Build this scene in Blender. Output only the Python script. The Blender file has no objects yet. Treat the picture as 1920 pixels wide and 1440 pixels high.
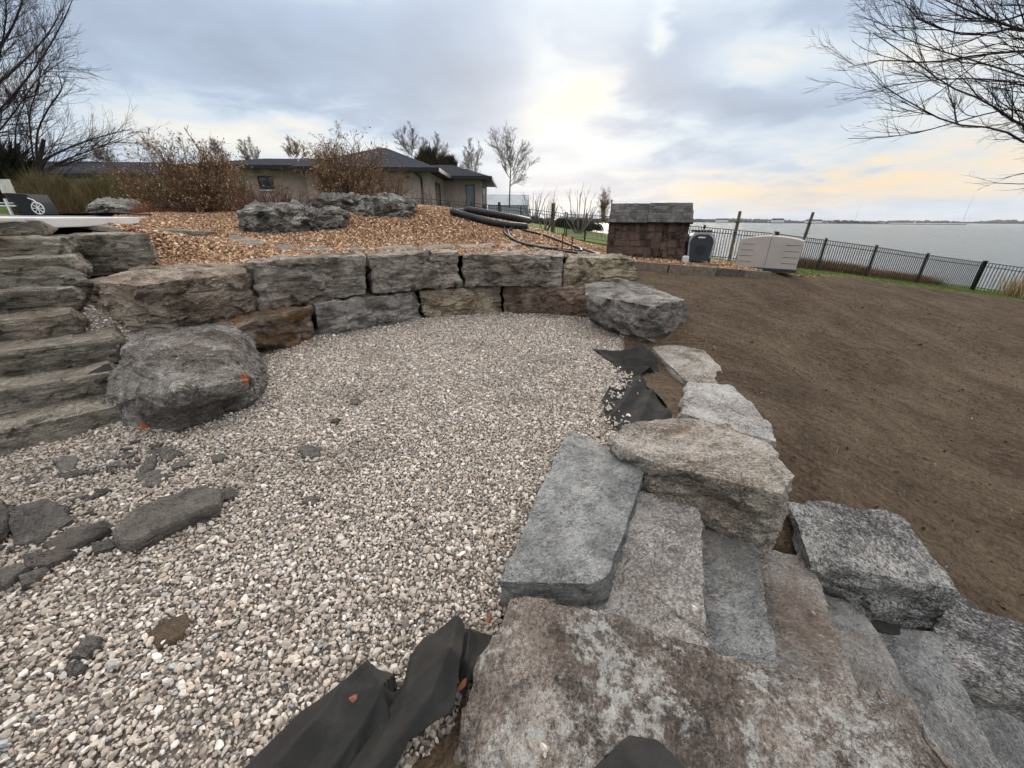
import bpy, bmesh, math, random
import numpy as np
from mathutils import Vector, Matrix

R = math.radians
SC = bpy.context.scene
COL = SC.collection

# ------------------------------------------------------------------ camera
cam_data = bpy.data.cameras.new("camera")
cam = bpy.data.objects.new("camera", cam_data)
COL.objects.link(cam)
cam_data.sensor_width = 36.0
cam_data.lens = 13.556                      # ultra wide phone lens
cam_data.clip_start = 0.02
cam_data.clip_end = 20000.0
PITCH, ROLL = math.atan(310 / 723), R(0.5)
right, up = Vector((1, 0, 0)), Vector((0, math.sin(PITCH), math.cos(PITCH)))
fwd = Vector((0, math.cos(PITCH), -math.sin(PITCH)))
cx = right * math.cos(ROLL) + up * math.sin(ROLL)
cy = up * math.cos(ROLL) - right * math.sin(ROLL)
m3 = Matrix((cx, cy, -fwd)).transposed()
cam.matrix_world = Matrix.Translation((0, 0, 1.65)) @ m3.to_4x4()
SC.camera = cam

# ------------------------------------------------------------------ render / exposure
SC.view_settings.view_transform = 'Standard'
SC.view_settings.look = 'None'
SC.view_settings.gamma = 1.0
SC.view_settings.exposure = 0.95
SC.render.engine = 'CYCLES'
SC.cycles.use_denoising = True
SC.cycles.max_bounces = 4
SC.cycles.diffuse_bounces = 2
SC.cycles.use_adaptive_sampling = True
SC.cycles.adaptive_threshold = 0.03
SC.cycles.volume_bounces = 0
SC.cycles.transparent_max_bounces = 6


# ------------------------------------------------------------------ node helper
class NT:
    def __init__(self, tree):
        self.t = tree
        tree.nodes.clear()

    def n(self, typ, props=None, **inp):
        nd = self.t.nodes.new(typ)
        for k, v in (props or {}).items():
            setattr(nd, k, v)
        for k, v in inp.items():
            key = int(k[1:]) if k[0] == 'i' and k[1:].isdigit() else k.replace('_', ' ')
            s = nd.inputs[key]
            if hasattr(v, 'is_output'):
                self.t.links.new(v, s)
            else:
                s.default_value = v
        return nd

    def math(self, op, a, b=0.0, c=0.0, clamp=False):
        return self.n('ShaderNodeMath', {'operation': op, 'use_clamp': clamp}, i0=a, i1=b, i2=c).outputs[0]

    def vec(self, op, a, b=(0, 0, 0)):
        return self.n('ShaderNodeVectorMath', {'operation': op}, i0=a, i1=b).outputs[0]

    def noise(self, v, scale, detail=4, rough=0.55, dist=0.0, color=False, dim='3D'):
        nd = self.n('ShaderNodeTexNoise', {'noise_dimensions': dim}, Vector=v, Scale=scale, Detail=detail, Roughness=rough, Distortion=dist)
        return nd.outputs['Color' if color else 'Fac']

    def ss(self, v, lo, hi, a=0.0, b=1.0):
        return self.n('ShaderNodeMapRange', {'interpolation_type': 'SMOOTHSTEP'}, Value=v,
                      From_Min=lo, From_Max=hi, To_Min=a, To_Max=b).outputs[0]

    def ramp(self, fac, stops):
        nd = self.n('ShaderNodeValToRGB', None, Fac=fac)
        el = nd.color_ramp.elements
        while len(el) < len(stops):
            el.new(0.5)
        for e, (p, c) in zip(el, stops):
            e.position = p
            e.color = (*c, 1.0)
        return nd.outputs['Color']

    def mix(self, fac, a, b, blend='MIX'):
        nd = self.n('ShaderNodeMix', {'data_type': 'RGBA', 'blend_type': blend})
        for i, v in ((0, fac), (6, a), (7, b)):
            if hasattr(v, 'is_output'):
                self.t.links.new(v, nd.inputs[i])
            elif i == 0:
                nd.inputs[i].default_value = v
            else:
                nd.inputs[i].default_value = (*v, 1.0)
        return nd.outputs[2]

    def bump(self, h, strength, dist, normal=None):
        nd = self.n('ShaderNodeBump', None, Height=h, Strength=strength, Distance=dist)
        if normal is not None:
            self.t.links.new(normal, nd.inputs['Normal'])
        return nd.outputs[0]


# ------------------------------------------------------------------ sky and sun
SUN_AZ, SUN_EL = R(6.0), R(14.0)            # azimuth measured from +Y towards +X
world = bpy.data.worlds.new("World")
SC.world = world
world.use_nodes = True
k = NT(world.node_tree)
sky = k.n('ShaderNodeTexSky', {'sky_type': 'NISHITA', 'sun_disc': False, 'sun_elevation': SUN_EL, 'sun_rotation': SUN_AZ,
                               'air_density': 1.0, 'dust_density': 2.0, 'ozone_density': 1.0})
d = k.vec('NORMALIZE', k.n('ShaderNodeTexCoord').outputs['Generated'])
sep = k.n('ShaderNodeSeparateXYZ', None, Vector=d)
dx, dy, dz = sep.outputs[0], sep.outputs[1], sep.outputs[2]
az = k.math('MULTIPLY', k.math('ARCTAN2', dx, dy), 57.2958)
el = k.math('MULTIPLY', k.math('ARCSINE', dz), 57.2958)
zz = k.math('ADD', k.math('MAXIMUM', dz, 0.0), 0.16)
pl = k.n('ShaderNodeCombineXYZ', None, X=k.math('DIVIDE', dx, zz), Y=k.math('DIVIDE', dy, zz), Z=0.0).outputs[0]
# wisps: noise on a flat cloud deck, so they shrink and flatten towards the horizon
w1 = k.noise(pl, 0.9, 4, 0.55, dim='2D')
w2 = k.noise(k.vec('ADD', pl, (3.1, 8.7, 0)), 2.3, 6, 0.60, 0.25, dim='2D')
w3 = k.noise(k.vec('ADD', pl, (7.3, 2.1, 0)), 0.9, 3, 0.5, color=True, dim='2D')
ws = k.n('ShaderNodeSeparateXYZ', None, Vector=w3)
azw = k.math('ADD', az, k.math('MULTIPLY', k.math('SUBTRACT', ws.outputs[0], 0.5), 14.0))
azw = k.math('ADD', azw, k.math('MULTIPLY', k.math('SUBTRACT', w2, 0.5), 8.0))
elw = k.math('ADD', el, k.math('MULTIPLY', k.math('SUBTRACT', ws.outputs[1], 0.5), 7.0))
elw = k.math('ADD', elw, k.math('MULTIPLY', k.math('SUBTRACT', w2, 0.5), 4.5))


def blob(a0, e0, sa, se):
    a = k.math('DIVIDE', k.math('SUBTRACT', azw, a0), sa)
    e = k.math('DIVIDE', k.math('SUBTRACT', elw, e0), se)
    q = k.math('ADD', k.math('MULTIPLY', a, a), k.math('MULTIPLY', e, e))
    return k.math('EXPONENT', k.math('MULTIPLY', q, -1.0))


CLOUDS = [  # azimuth, elevation, half width, half height (degrees), thickness
    (-34, 16.5, 20, 5.0, 0.20), (-14, 13.5, 13, 4.0, 0.22), (-3, 18.5, 9, 4.0, 0.14), (16, 15.0, 5.5, 4.0, 0.24), (24, 13.0, 7, 3.4, 0.30),
    (33, 11.5, 5, 2.0, 0.20), (34, 20.5, 9, 3.0, 0.18), (-33, 7.8, 16, 2.4, -0.24), (-16, 6.5, 8, 1.8, -0.16), (6.0, 13.8, 5.0, 2.2, -0.15),
    (10, 11.8, 6, 1.3, -0.17), (1, 16.5, 4, 2.0, -0.16), (16.8, 18.2, 1.3, 1.0, -0.36), (29, 15.5, 5.5, 1.6, -0.30), (41, 13.0, 7, 2.4, -0.36),
    (38, 9.0, 7, 1.6, -0.15), (0, 1.6, 20, 0.9, -0.18), (10, 4.5, 12, 1.6, 0.12), (34, 4.2, 14, 1.4, -0.12), (50, 5, 10, 6, -0.16), (12, 8.6, 9, 1.7, -0.10)]
dens = k.math('ADD', 0.50, k.math('MULTIPLY', k.math('SUBTRACT', w1, 0.5), 0.55))
dens = k.math('ADD', dens, k.math('MULTIPLY', k.math('SUBTRACT', w2, 0.5), 0.46))
for a0, e0, sa, se, wt in CLOUDS:
    dens = k.math('ADD', dens, k.math('MULTIPLY', blob(a0, e0, sa, se), wt))
tone = k.ramp(dens, [(0.02, (0.74, 0.71, 0.63)), (0.20, (0.62, 0.615, 0.59)), (0.40, (0.475, 0.545, 0.615)),
                     (0.60, (0.335, 0.405, 0.515)), (0.95, (0.25, 0.30, 0.38))])
warm = k.math('ADD', k.math('MULTIPLY', blob(34, 3.0, 15, 2.1), 1.0), k.math('MULTIPLY', blob(50, 6, 12, 4), 0.22))
warm = k.math('ADD', warm, k.math('MULTIPLY', blob(7, 12.5, 7, 3), 0.28))
thin = k.ss(dens, 0.25, 0.70, 1.0, 0.2)
cloud = k.mix(k.math('MULTIPLY', warm, thin, clamp=True), tone, (0.74, 0.54, 0.29))
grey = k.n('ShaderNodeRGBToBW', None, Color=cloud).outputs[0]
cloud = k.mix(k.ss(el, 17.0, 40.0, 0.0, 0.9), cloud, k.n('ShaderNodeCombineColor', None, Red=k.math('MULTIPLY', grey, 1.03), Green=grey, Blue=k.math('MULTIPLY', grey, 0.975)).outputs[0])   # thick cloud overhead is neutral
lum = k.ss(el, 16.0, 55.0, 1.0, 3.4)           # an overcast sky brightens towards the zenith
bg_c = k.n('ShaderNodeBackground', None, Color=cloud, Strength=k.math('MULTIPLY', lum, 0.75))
bg_s = k.n('ShaderNodeBackground', None, Color=sky.outputs[0], Strength=0.06)
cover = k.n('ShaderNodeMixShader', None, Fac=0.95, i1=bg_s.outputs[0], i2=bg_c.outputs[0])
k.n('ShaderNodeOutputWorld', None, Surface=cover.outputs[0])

sun_data = bpy.data.lights.new("sun", 'SUN')
sun_data.energy = 1.3
sun_data.angle = R(16)
sun_data.color = (1.0, 0.90, 0.76)
sun = bpy.data.objects.new("sun", sun_data)
COL.objects.link(sun)
sdir = Vector((math.sin(SUN_AZ) * math.cos(SUN_EL), math.cos(SUN_AZ) * math.cos(SUN_EL), math.sin(SUN_EL)))
sun.rotation_euler = sdir.to_track_quat('Z', 'Y').to_euler()


# ------------------------------------------------------------------ numeric helpers
def _hash(ix, iy, iz, s):
    h = (ix * 374761393 + iy * 668265263 + iz * 2147483647 + s * 1274126177) & 0xffffffff
    h = ((h ^ (h >> 13)) * 1274126177) & 0xffffffff
    h = ((h ^ (h >> 15)) * 2246822519) & 0xffffffff
    return ((h ^ (h >> 16)) & 0xffff) / 65535.0


def vnoise(p, s=0):
    """smooth value noise, -1..1, p is (n,3)"""
    i = np.floor(p).astype(np.int64)
    f = p - i
    f = f * f * f * (f * (f * 6 - 15) + 10)
    out = 0
    for a in (0, 1):
        wa = f[:, 0] if a else 1 - f[:, 0]
        for b in (0, 1):
            wb = f[:, 1] if b else 1 - f[:, 1]
            for c in (0, 1):
                wc = f[:, 2] if c else 1 - f[:, 2]
                out = out + wa * wb * wc * _hash(i[:, 0] + a, i[:, 1] + b, i[:, 2] + c, s)
    return out * 2 - 1


def fbm(p, octv=4, s=0, gain=0.5):
    a, t, o = 1.0, 0.0, 0
    for j in range(octv):
        o = o + a * vnoise(p * (2 ** j) + 17.3 * j, s + j)
        t += a
        a *= gain
    return o / t


def tps(ctrl):
    """thin plate spline through (x, y, z) points -> f(x, y)"""
    c = np.array(ctrl, float)
    n = len(c)

    def U(r2):
        return np.where(r2 > 1e-12, r2 * np.log(np.maximum(r2, 1e-12)), 0.0)
    K = U(((c[:, None, :2] - c[None, :, :2]) ** 2).sum(-1)) + np.eye(n) * 1e-3
    Pm = np.hstack([np.ones((n, 1)), c[:, :2]])
    A = np.zeros((n + 3, n + 3))
    A[:n, :n], A[:n, n:], A[n:, :n] = K, Pm, Pm.T
    w = np.linalg.solve(A, np.concatenate([c[:, 2], np.zeros(3)]))

    def f(x, y):
        x, y = np.asarray(x, float), np.asarray(y, float)
        r2 = (x[..., None] - c[:, 0]) ** 2 + (y[..., None] - c[:, 1]) ** 2
        return U(r2) @ w[:n] + w[n] + w[n + 1] * x + w[n + 2] * y
    return f


def inside(poly, x, y):
    px, py = np.array([q[0] for q in poly]), np.array([q[1] for q in poly])
    r = np.zeros(x.shape, bool)
    j = len(px) - 1
    for i in range(len(px)):
        c = ((py[i] > y) != (py[j] > y)) & (x < (px[j] - px[i]) * (y - py[i]) / (py[j] - py[i] + 1e-12) + px[i])
        r ^= c
        j = i
    return r


def nearest_on(poly, x, y):
    best = np.full(x.shape, 1e9)
    bx, by = x.copy(), y.copy()
    n = len(poly)
    for i in range(n):
        ax, ay = poly[i][:2]
        cx_, cy_ = poly[(i + 1) % n][:2]
        vx, vy = cx_ - ax, cy_ - ay
        t = np.clip(((x - ax) * vx + (y - ay) * vy) / (vx * vx + vy * vy + 1e-12), 0, 1)
        qx, qy = ax + t * vx, ay + t * vy
        d2 = (x - qx) ** 2 + (y - qy) ** 2
        m = d2 < best
        best[m], bx[m], by[m] = d2[m], qx[m], qy[m]
    return bx, by, np.sqrt(best)


# ------------------------------------------------------------------ object helpers
def mesh_np(name, verts, faces, smooth=False):
    """faces: (n,3) or (n,4) int array"""
    me = bpy.data.meshes.new(name)
    v = np.ascontiguousarray(verts, np.float32)
    f = np.ascontiguousarray(faces, np.int32)
    kk = f.shape[1]
    me.vertices.add(len(v))
    me.vertices.foreach_set('co', v.ravel())
    me.loops.add(f.size)
    me.loops.foreach_set('vertex_index', f.ravel())
    me.polygons.add(len(f))
    me.polygons.foreach_set('loop_start', np.arange(0, f.size, kk, dtype=np.int32))
    me.polygons.foreach_set('use_smooth', np.full(len(f), smooth))
    me.update(calc_edges=True)
    me.validate()
    return me


def link(name, me, mat=None, parent=None, loc=(0, 0, 0), rot=None):
    o = bpy.data.objects.new(name, me)
    COL.objects.link(o)
    o.location = loc
    if rot is not None:
        o.rotation_euler = rot
    if parent is not None:
        o.parent = parent
    if mat is not None and me is not None and not me.materials:
        me.materials.append(mat)
    return o


def tag(o, label=None, cat=None, group=None, kind=None):
    if label:
        o['label'] = label
    if cat:
        o['category'] = cat
    if group:
        o['group'] = group
    if kind:
        o['kind'] = kind
    return o


def empty(name, loc=(0, 0, 0), rotz=0.0):
    o = bpy.data.objects.new(name, None)
    COL.objects.link(o)
    o.empty_display_size = 0.1
    o.location = loc
    o.rotation_euler = (0, 0, rotz)
    return o


class MB:
    """collects simple shapes into one mesh"""

    def __init__(self):
        self.v, self.f = [], []

    def add(self, vs, fs):
        o = len(self.v)
        self.v += [tuple(q) for q in vs]
        self.f += [tuple(i + o for i in g) for g in fs]
        return self

    def box(self, x0, x1, y0, y1, z0, z1):
        return self.add([(x0, y0, z0), (x1, y0, z0), (x1, y1, z0), (x0, y1, z0),
                         (x0, y0, z1), (x1, y0, z1), (x1, y1, z1), (x0, y1, z1)],
                        [(0, 3, 2, 1), (4, 5, 6, 7), (0, 1, 5, 4), (1, 2, 6, 5), (2, 3, 7, 6), (3, 0, 4, 7)])

    def prism(self, poly, axis_vec):
        """extrude a planar loop of 3D points along a vector"""
        n = len(poly)
        a = [Vector(q) for q in poly]
        b = [q + Vector(axis_vec) for q in a]
        return self.add(a + b, [tuple(range(n - 1, -1, -1)), tuple(range(n, 2 * n))] +
                        [(i, (i + 1) % n, n + (i + 1) % n, n + i) for i in range(n)])

    def tube(self, pts, rad, sides=8, caps=True):
        pts = [Vector(q) for q in pts]
        n = len(pts)
        rad = rad if hasattr(rad, '__len__') else [rad] * n
        o = len(self.v)
        ref = None
        for i, q in enumerate(pts):
            t = (pts[min(i + 1, n - 1)] - pts[max(i - 1, 0)]).normalized()
            if ref is None:
                ref = t.orthogonal().normalized()
            ref = (ref - t * ref.dot(t)).normalized()
            b = t.cross(ref)
            for s in range(sides):
                a = 2 * math.pi * s / sides
                self.v.append(tuple(q + (ref * math.cos(a) + b * math.sin(a)) * rad[i]))
        for i in range(n - 1):
            for s in range(sides):
                s2 = (s + 1) % sides
                self.f.append((o + i * sides + s, o + i * sides + s2, o + (i + 1) * sides + s2, o + (i + 1) * sides + s))
        if caps:
            self.f.append(tuple(o + s for s in range(sides - 1, -1, -1)))
            self.f.append(tuple(o + (n - 1) * sides + s for s in range(sides)))
        return self

    def mesh(self, name, smooth=False, bevel=0.0):
        me = bpy.data.meshes.new(name)
        me.from_pydata(self.v, [], self.f)
        bm = bmesh.new()
        bm.from_mesh(me)
        bmesh.ops.recalc_face_normals(bm, faces=bm.faces)
        if bevel:
            bmesh.ops.bevel(bm, geom=[e for e in bm.edges if e.calc_face_angle(0) > 0.5], offset=bevel, segments=2,
                            profile=0.5, affect='EDGES')
        bm.to_mesh(me)
        bm.free()
        if smooth:
            me.shade_smooth()
        return me

    def build(self, name, mat, parent=None, loc=(0, 0, 0), smooth=False, bevel=0.0, rot=None):
        return link(name, self.mesh(name, smooth, bevel), mat, parent, loc, rot)


# ------------------------------------------------------------------ materials
MATS = {}


def new_mat(name):
    m = bpy.data.materials.new(name)
    m.use_nodes = True
    MATS[name] = m
    return m, NT(m.node_tree)


def finish(kt, color, rough=0.8, normal=None, spec=0.3, metal=0.0, **extra):
    b = kt.n('ShaderNodeBsdfPrincipled', None, Metallic=metal)
    for key, v in [('Base Color', color), ('Roughness', rough), ('Specular IOR Level', spec)] + list(extra.items()):
        s = b.inputs[key]
        if hasattr(v, 'is_output'):
            kt.t.links.new(v, s)
        elif key == 'Base Color':
            s.default_value = (*v, 1.0)
        else:
            s.default_value = v
    if normal is not None:
        kt.t.links.new(normal, b.inputs['Normal'])
    kt.n('ShaderNodeOutputMaterial', None, Surface=b.outputs[0])
    return b


def simple(name, col, rough=0.6, spec=0.3, metal=0.0, var=0.15, scale=8.0, bump=0.0, bscale=60.0):
    m, kt = new_mat(name)
    oi = kt.n('ShaderNodeObjectInfo')
    v = kt.vec('ADD', kt.n('ShaderNodeTexCoord').outputs['Object'], kt.n('ShaderNodeCombineXYZ', None, X=kt.math('MULTIPLY', oi.outputs['Random'], 37.0)).outputs[0])
    f = kt.noise(v, scale, 5, 0.6)
    f = kt.math('ADD', f, kt.math('MULTIPLY', kt.math('SUBTRACT', oi.outputs['Random'], 0.5), 0.35))
    lo = tuple(max(0.0, c * (1 - 2 * var)) for c in col)
    hi = tuple(min(1.0, c * (1 + 2 * var)) for c in col)
    c = kt.ramp(f, [(0.2, lo), (0.8, hi)])
    nrm = kt.bump(kt.noise(v, bscale, 3), bump, 0.01) if bump else None
    finish(kt, c, rough, nrm, spec, metal)
    return m


def stone_mat(name, dark, mid, light, vein=0.5, lichen=0.0, speck=0.5, stain=None, paint=(), rough=0.85, streak=1.0, scale=1.0,
              layers=0.6, lines=0.5, iron=0.35, lichen_col=(0.62, 0.60, 0.56)):
    m, kt = new_mat(name)
    oi = kt.n('ShaderNodeObjectInfo')
    co = kt.n('ShaderNodeTexCoord').outputs['Object']
    off = kt.n('ShaderNodeCombineXYZ', None, X=kt.math('MULTIPLY', oi.outputs['Random'], 31.0),
               Y=kt.math('MULTIPLY', oi.outputs['Random'], 77.0), Z=kt.math('MULTIPLY', oi.outputs['Random'], 13.0)).outputs[0]
    v = kt.n('ShaderNodeVectorRotate', {'rotation_type': 'Z_AXIS'}, Vector=kt.vec('ADD', co, off), Angle=kt.math('MULTIPLY', oi.outputs['Random'], 9.0)).outputs[0]
    flat = kt.vec('MULTIPLY', v, (1.0, 1.0, 3.2))
    n1 = kt.noise(v, 2.0 * scale, 4, 0.62, 0.4)
    n2 = kt.noise(flat, 9.0 * scale, 6, 0.7, 0.3)
    n3 = kt.noise(v, 62.0, 3, 0.75)
    n4 = kt.noise(v, 230.0, 2, 0.6)
    # elongated crystals and cleavage streaks
    st = kt.noise(kt.vec('MULTIPLY', v, (1.0, 2.2, 3.5)), 30.0, 5, 0.75, 1.2)
    f = kt.math('ADD', kt.math('MULTIPLY', n1, 0.6), kt.math('MULTIPLY', n2, 0.4))
    f = kt.math('ADD', f, kt.math('MULTIPLY', kt.math('SUBTRACT', st, 0.5), 0.62 * streak))
    f = kt.math('ADD', f, kt.math('MULTIPLY', kt.math('SUBTRACT', n3, 0.5), 0.75 * speck))
    c = kt.ramp(f, [(0.33, tuple(q * 0.8 for q in dark)), (0.50, mid), (0.645, tuple(min(0.75, q * 1.1) for q in light))])
    # iron tint in broad clouds
    tint = kt.ss(kt.noise(kt.vec('ADD', v, (5.1, 9.2, 3.3)), 1.6, 5, 0.6), 0.50, 0.72)
    c = kt.mix(kt.math('MULTIPLY', tint, iron), c, (mid[0] * 1.15, mid[1] * 0.92, mid[2] * 0.70))
    if stain:
        sm = kt.ss(kt.noise(kt.vec('MULTIPLY', v, (1, 1, 2.5)), 1.9, 6, 0.6, 0.6), 0.47, 0.58)
        c = kt.mix(kt.math('MULTIPLY', sm, 0.85), c, kt.mix(n2, stain, tuple(q * 0.45 for q in stain)))
    # pale veins along cracks
    dist = kt.vec('MULTIPLY', kt.vec('SUBTRACT', kt.noise(v, 3.0, 5, 0.6, color=True), (0.5, 0.5, 0.5)), (0.9, 0.9, 0.9))
    vo = kt.n('ShaderNodeTexVoronoi', {'feature': 'DISTANCE_TO_EDGE'}, Vector=kt.vec('ADD', kt.vec('MULTIPLY', v, (1, 1, 1.6)), dist), Scale=3.4).outputs['Distance']
    vm = kt.math('MULTIPLY', kt.ss(vo, 0.0, 0.028, 1.0, 0.0), kt.ss(kt.noise(v, 4.5, 4, 0.6), 0.46, 0.62))
    c = kt.mix(kt.math('MULTIPLY', vm, vein, clamp=True), c, (0.50, 0.48, 0.45))
    # fine pale crystalline lines following the cleavage
    ln = kt.math('MULTIPLY', kt.ss(kt.math('ABSOLUTE', kt.math('SUBTRACT', st, 0.5)), 0.0, 0.030, 1.0, 0.0), kt.ss(n1, 0.42, 0.62))
    c = kt.mix(kt.math('MULTIPLY', ln, lines), c, tuple(min(0.7, q * 1.7) for q in light))
    if lichen:
        lf = kt.math('ADD', kt.noise(kt.vec('ADD', v, (3, 1, 8)), 2.6, 9, 0.72, 0.5), kt.math('MULTIPLY', kt.math('SUBTRACT', n3, 0.5), 0.18))
        lm = kt.ss(lf, 0.64 - 0.14 * lichen, 0.72 - 0.14 * lichen)
        lm = kt.math('MULTIPLY', lm, kt.ss(kt.noise(v, 24, 6, 0.8), 0.44, 0.58))
        c = kt.mix(kt.math('MULTIPLY', lm, 0.9), c, lichen_col)
    for (px, py, pz, pr) in paint:
        dd = kt.n('ShaderNodeVectorMath', {'operation': 'DISTANCE'}, i0=kt.vec('ADD', co, kt.vec('MULTIPLY', kt.vec('SUBTRACT', kt.noise(co, 14, 5, 0.7, color=True), (0.5, 0.5, 0.5)), (0.12, 0.12, 0.12))), i1=(px, py, pz)).outputs['Value']
        pm = kt.math('MULTIPLY', kt.ss(dd, pr * 0.55, pr, 1.0, 0.0), kt.ss(kt.noise(co, 40, 4, 0.7), 0.32, 0.5))
        c = kt.mix(pm, c, (0.85, 0.17, 0.035))
    bed = kt.noise(kt.vec('MULTIPLY', v, (1.0, 1.0, 9.0)), 4.0, 4, 0.6, 0.4)
    hb = kt.math('ADD', kt.math('MULTIPLY', n2, 0.9), kt.math('MULTIPLY', st, 0.45))
    hb = kt.math('ADD', hb, kt.math('MULTIPLY', bed, 1.1 * layers))
    hb = kt.math('ADD', hb, kt.math('MULTIPLY', n3, 0.42))
    # splits along the bedding
    crk = kt.ss(kt.math('ABSOLUTE', kt.math('SUBTRACT', kt.noise(kt.vec('MULTIPLY', v, (1.0, 1.0, 4.0)), 2.6, 5, 0.65, 0.6), 0.5)), 0.0, 0.022)
    hb = kt.math('ADD', hb, kt.math('MULTIPLY', crk, 0.35 + 0.35 * layers))
    nrm = kt.bump(hb, 1.0, 0.085)
    nrm = kt.bump(n4, 0.5, 0.006, nrm)
    rg = kt.ss(n2, 0.3, 0.7, rough - 0.12, rough + 0.08)
    finish(kt, c, rg, nrm, 0.35)
    return m


def pebble_mat(name, rough=0.8, inst=False):
    m, kt = new_mat(name)
    a = kt.n('ShaderNodeAttribute', {'attribute_name': 'tone', 'attribute_type': 'INSTANCER' if inst else 'GEOMETRY'}).outputs['Color']
    v = kt.n('ShaderNodeTexCoord').outputs['Object']
    f = kt.noise(v, 2.6 if inst else 110.0, 4, 0.65)
    c = kt.mix(1.0, a, kt.ramp(f, [(0.25, (0.72, 0.70, 0.68)), (0.75, (1.18, 1.18, 1.18))]), 'MULTIPLY')
    finish(kt, c, rough, kt.bump(f, 0.3, 0.004), 0.2)
    return m


def ground_mat(name, cols, scale=1.0, bump=0.6, rough=0.95, speckle=0.4, fine=90.0, bdist=0.03, rake=0.0):
    m, kt = new_mat(name)
    v = kt.n('ShaderNodeTexCoord').outputs['Object']
    n1 = kt.noise(v, 0.9 * scale, 8, 0.62, 0.5)
    n2 = kt.noise(v, 11 * scale, 6, 0.65)
    n3 = kt.noise(v, fine, 4, 0.7)
    f = kt.math('ADD', kt.math('MULTIPLY', n1, 0.6), kt.math('MULTIPLY', n2, 0.4))
    f = kt.math('ADD', f, kt.math('MULTIPLY', kt.math('SUBTRACT', n3, 0.5), speckle))
    if rake:
        rk = kt.noise(kt.vec('MULTIPLY', kt.n('ShaderNodeVectorRotate', {'rotation_type': 'Z_AXIS'}, Vector=v, Angle=0.35).outputs[0], (0.9, 7.0, 1.0)), 2.6, 6, 0.7, 0.6)
        f = kt.math('ADD', f, kt.math('MULTIPLY', kt.math('SUBTRACT', rk, 0.5), 0.5 * rake))
    c = kt.ramp(f, [(0.30, cols[0]), (0.50, cols[1]), (0.70, cols[2])])
    h = kt.math('ADD', kt.math('MULTIPLY', n2, 0.7), kt.math('MULTIPLY', n3, 0.5))
    if rake:
        h = kt.math('ADD', h, kt.math('MULTIPLY', rk, rake))
    finish(kt, c, rough, kt.bump(h, bump, bdist), 0.15)
    return m

# stone palettes
M_SLATE = stone_mat('stone_slate_grey', (0.139, 0.119, 0.095), (0.290, 0.246, 0.191), (0.545, 0.467, 0.368), vein=0.45, speck=0.35, layers=1.0, lines=0.8)
M_GREY = stone_mat('stone_dark_grey', (0.133, 0.106, 0.085), (0.301, 0.245, 0.195), (0.627, 0.520, 0.423), vein=0.95, lines=0.9)
M_CHAR = stone_mat('stone_charcoal', (0.105, 0.092, 0.082), (0.244, 0.215, 0.188), (0.534, 0.470, 0.407), vein=0.85, lines=0.9)
M_BROWN = stone_mat('stone_brown', (0.132, 0.097, 0.069), (0.338, 0.251, 0.180), (0.555, 0.459, 0.368), vein=0.35)
M_TAN = stone_mat('stone_tan', (0.141, 0.111, 0.073), (0.397, 0.317, 0.212), (0.662, 0.557, 0.395), vein=0.4, speck=0.9)
M_RUST = stone_mat('stone_rust_stained', (0.106, 0.085, 0.065), (0.240, 0.179, 0.131), (0.423, 0.341, 0.262), vein=0.2, stain=(0.36, 0.155, 0.022))
M_RED = stone_mat('stone_reddish', (0.115, 0.075, 0.057), (0.269, 0.179, 0.131), (0.499, 0.377, 0.295), vein=0.45)
M_PALE = stone_mat('stone_pale_grey', (0.26, 0.235, 0.215), (0.50, 0.455, 0.42), (0.70, 0.65, 0.60), vein=0.3, speck=1.0, streak=1.6, lines=0.8, iron=0.10)
M_BUFF = stone_mat('stone_buff_grey', (0.144, 0.117, 0.092), (0.388, 0.331, 0.269), (0.660, 0.593, 0.511), vein=0.5, speck=1.0, streak=1.3, lines=0.8)
M_BLUE = stone_mat('stone_blue_grey', (0.138, 0.140, 0.138), (0.269, 0.271, 0.263), (0.463, 0.455, 0.429), vein=0.2, speck=0.6, streak=1.2, lines=0.8)
M_STEEL = stone_mat('stone_speckled_navy', (0.074, 0.073, 0.076), (0.228, 0.220, 0.214), (0.586, 0.547, 0.498), vein=0.3, speck=0.9, streak=2.2)
M_PINK = stone_mat('stone_pinkish', (0.158, 0.133, 0.119), (0.315, 0.275, 0.245), (0.530, 0.492, 0.450), vein=0.4, speck=0.8)
M_EVEN = stone_mat('stone_even_grey', (0.17, 0.16, 0.15), (0.30, 0.285, 0.27), (0.43, 0.415, 0.395), vein=0.2, speck=0.5, lines=0.6)
M_SLAB = stone_mat('stone_lichen_slab', (0.108, 0.082, 0.066), (0.218, 0.176, 0.146), (0.376, 0.321, 0.277), vein=0.45, lichen=1.3, lines=0.7, speck=0.9)
M_LIME = stone_mat('stone_weathered_limestone', (0.077, 0.075, 0.065), (0.222, 0.209, 0.185), (0.578, 0.539, 0.464), vein=0.3, lichen=0.6, speck=1.0, lichen_col=(0.40, 0.40, 0.36))
M_FLAG = stone_mat('stone_flagstone', (0.20, 0.165, 0.13), (0.34, 0.29, 0.235), (0.46, 0.41, 0.35), vein=0.1, speck=0.4)
M_SHARD = stone_mat('stone_shale', (0.072, 0.063, 0.056), (0.141, 0.124, 0.109), (0.244, 0.218, 0.193), vein=0.1, speck=0.35, layers=1.0)

# ------------------------------------------------------------------ stones
PENDING = []


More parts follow.
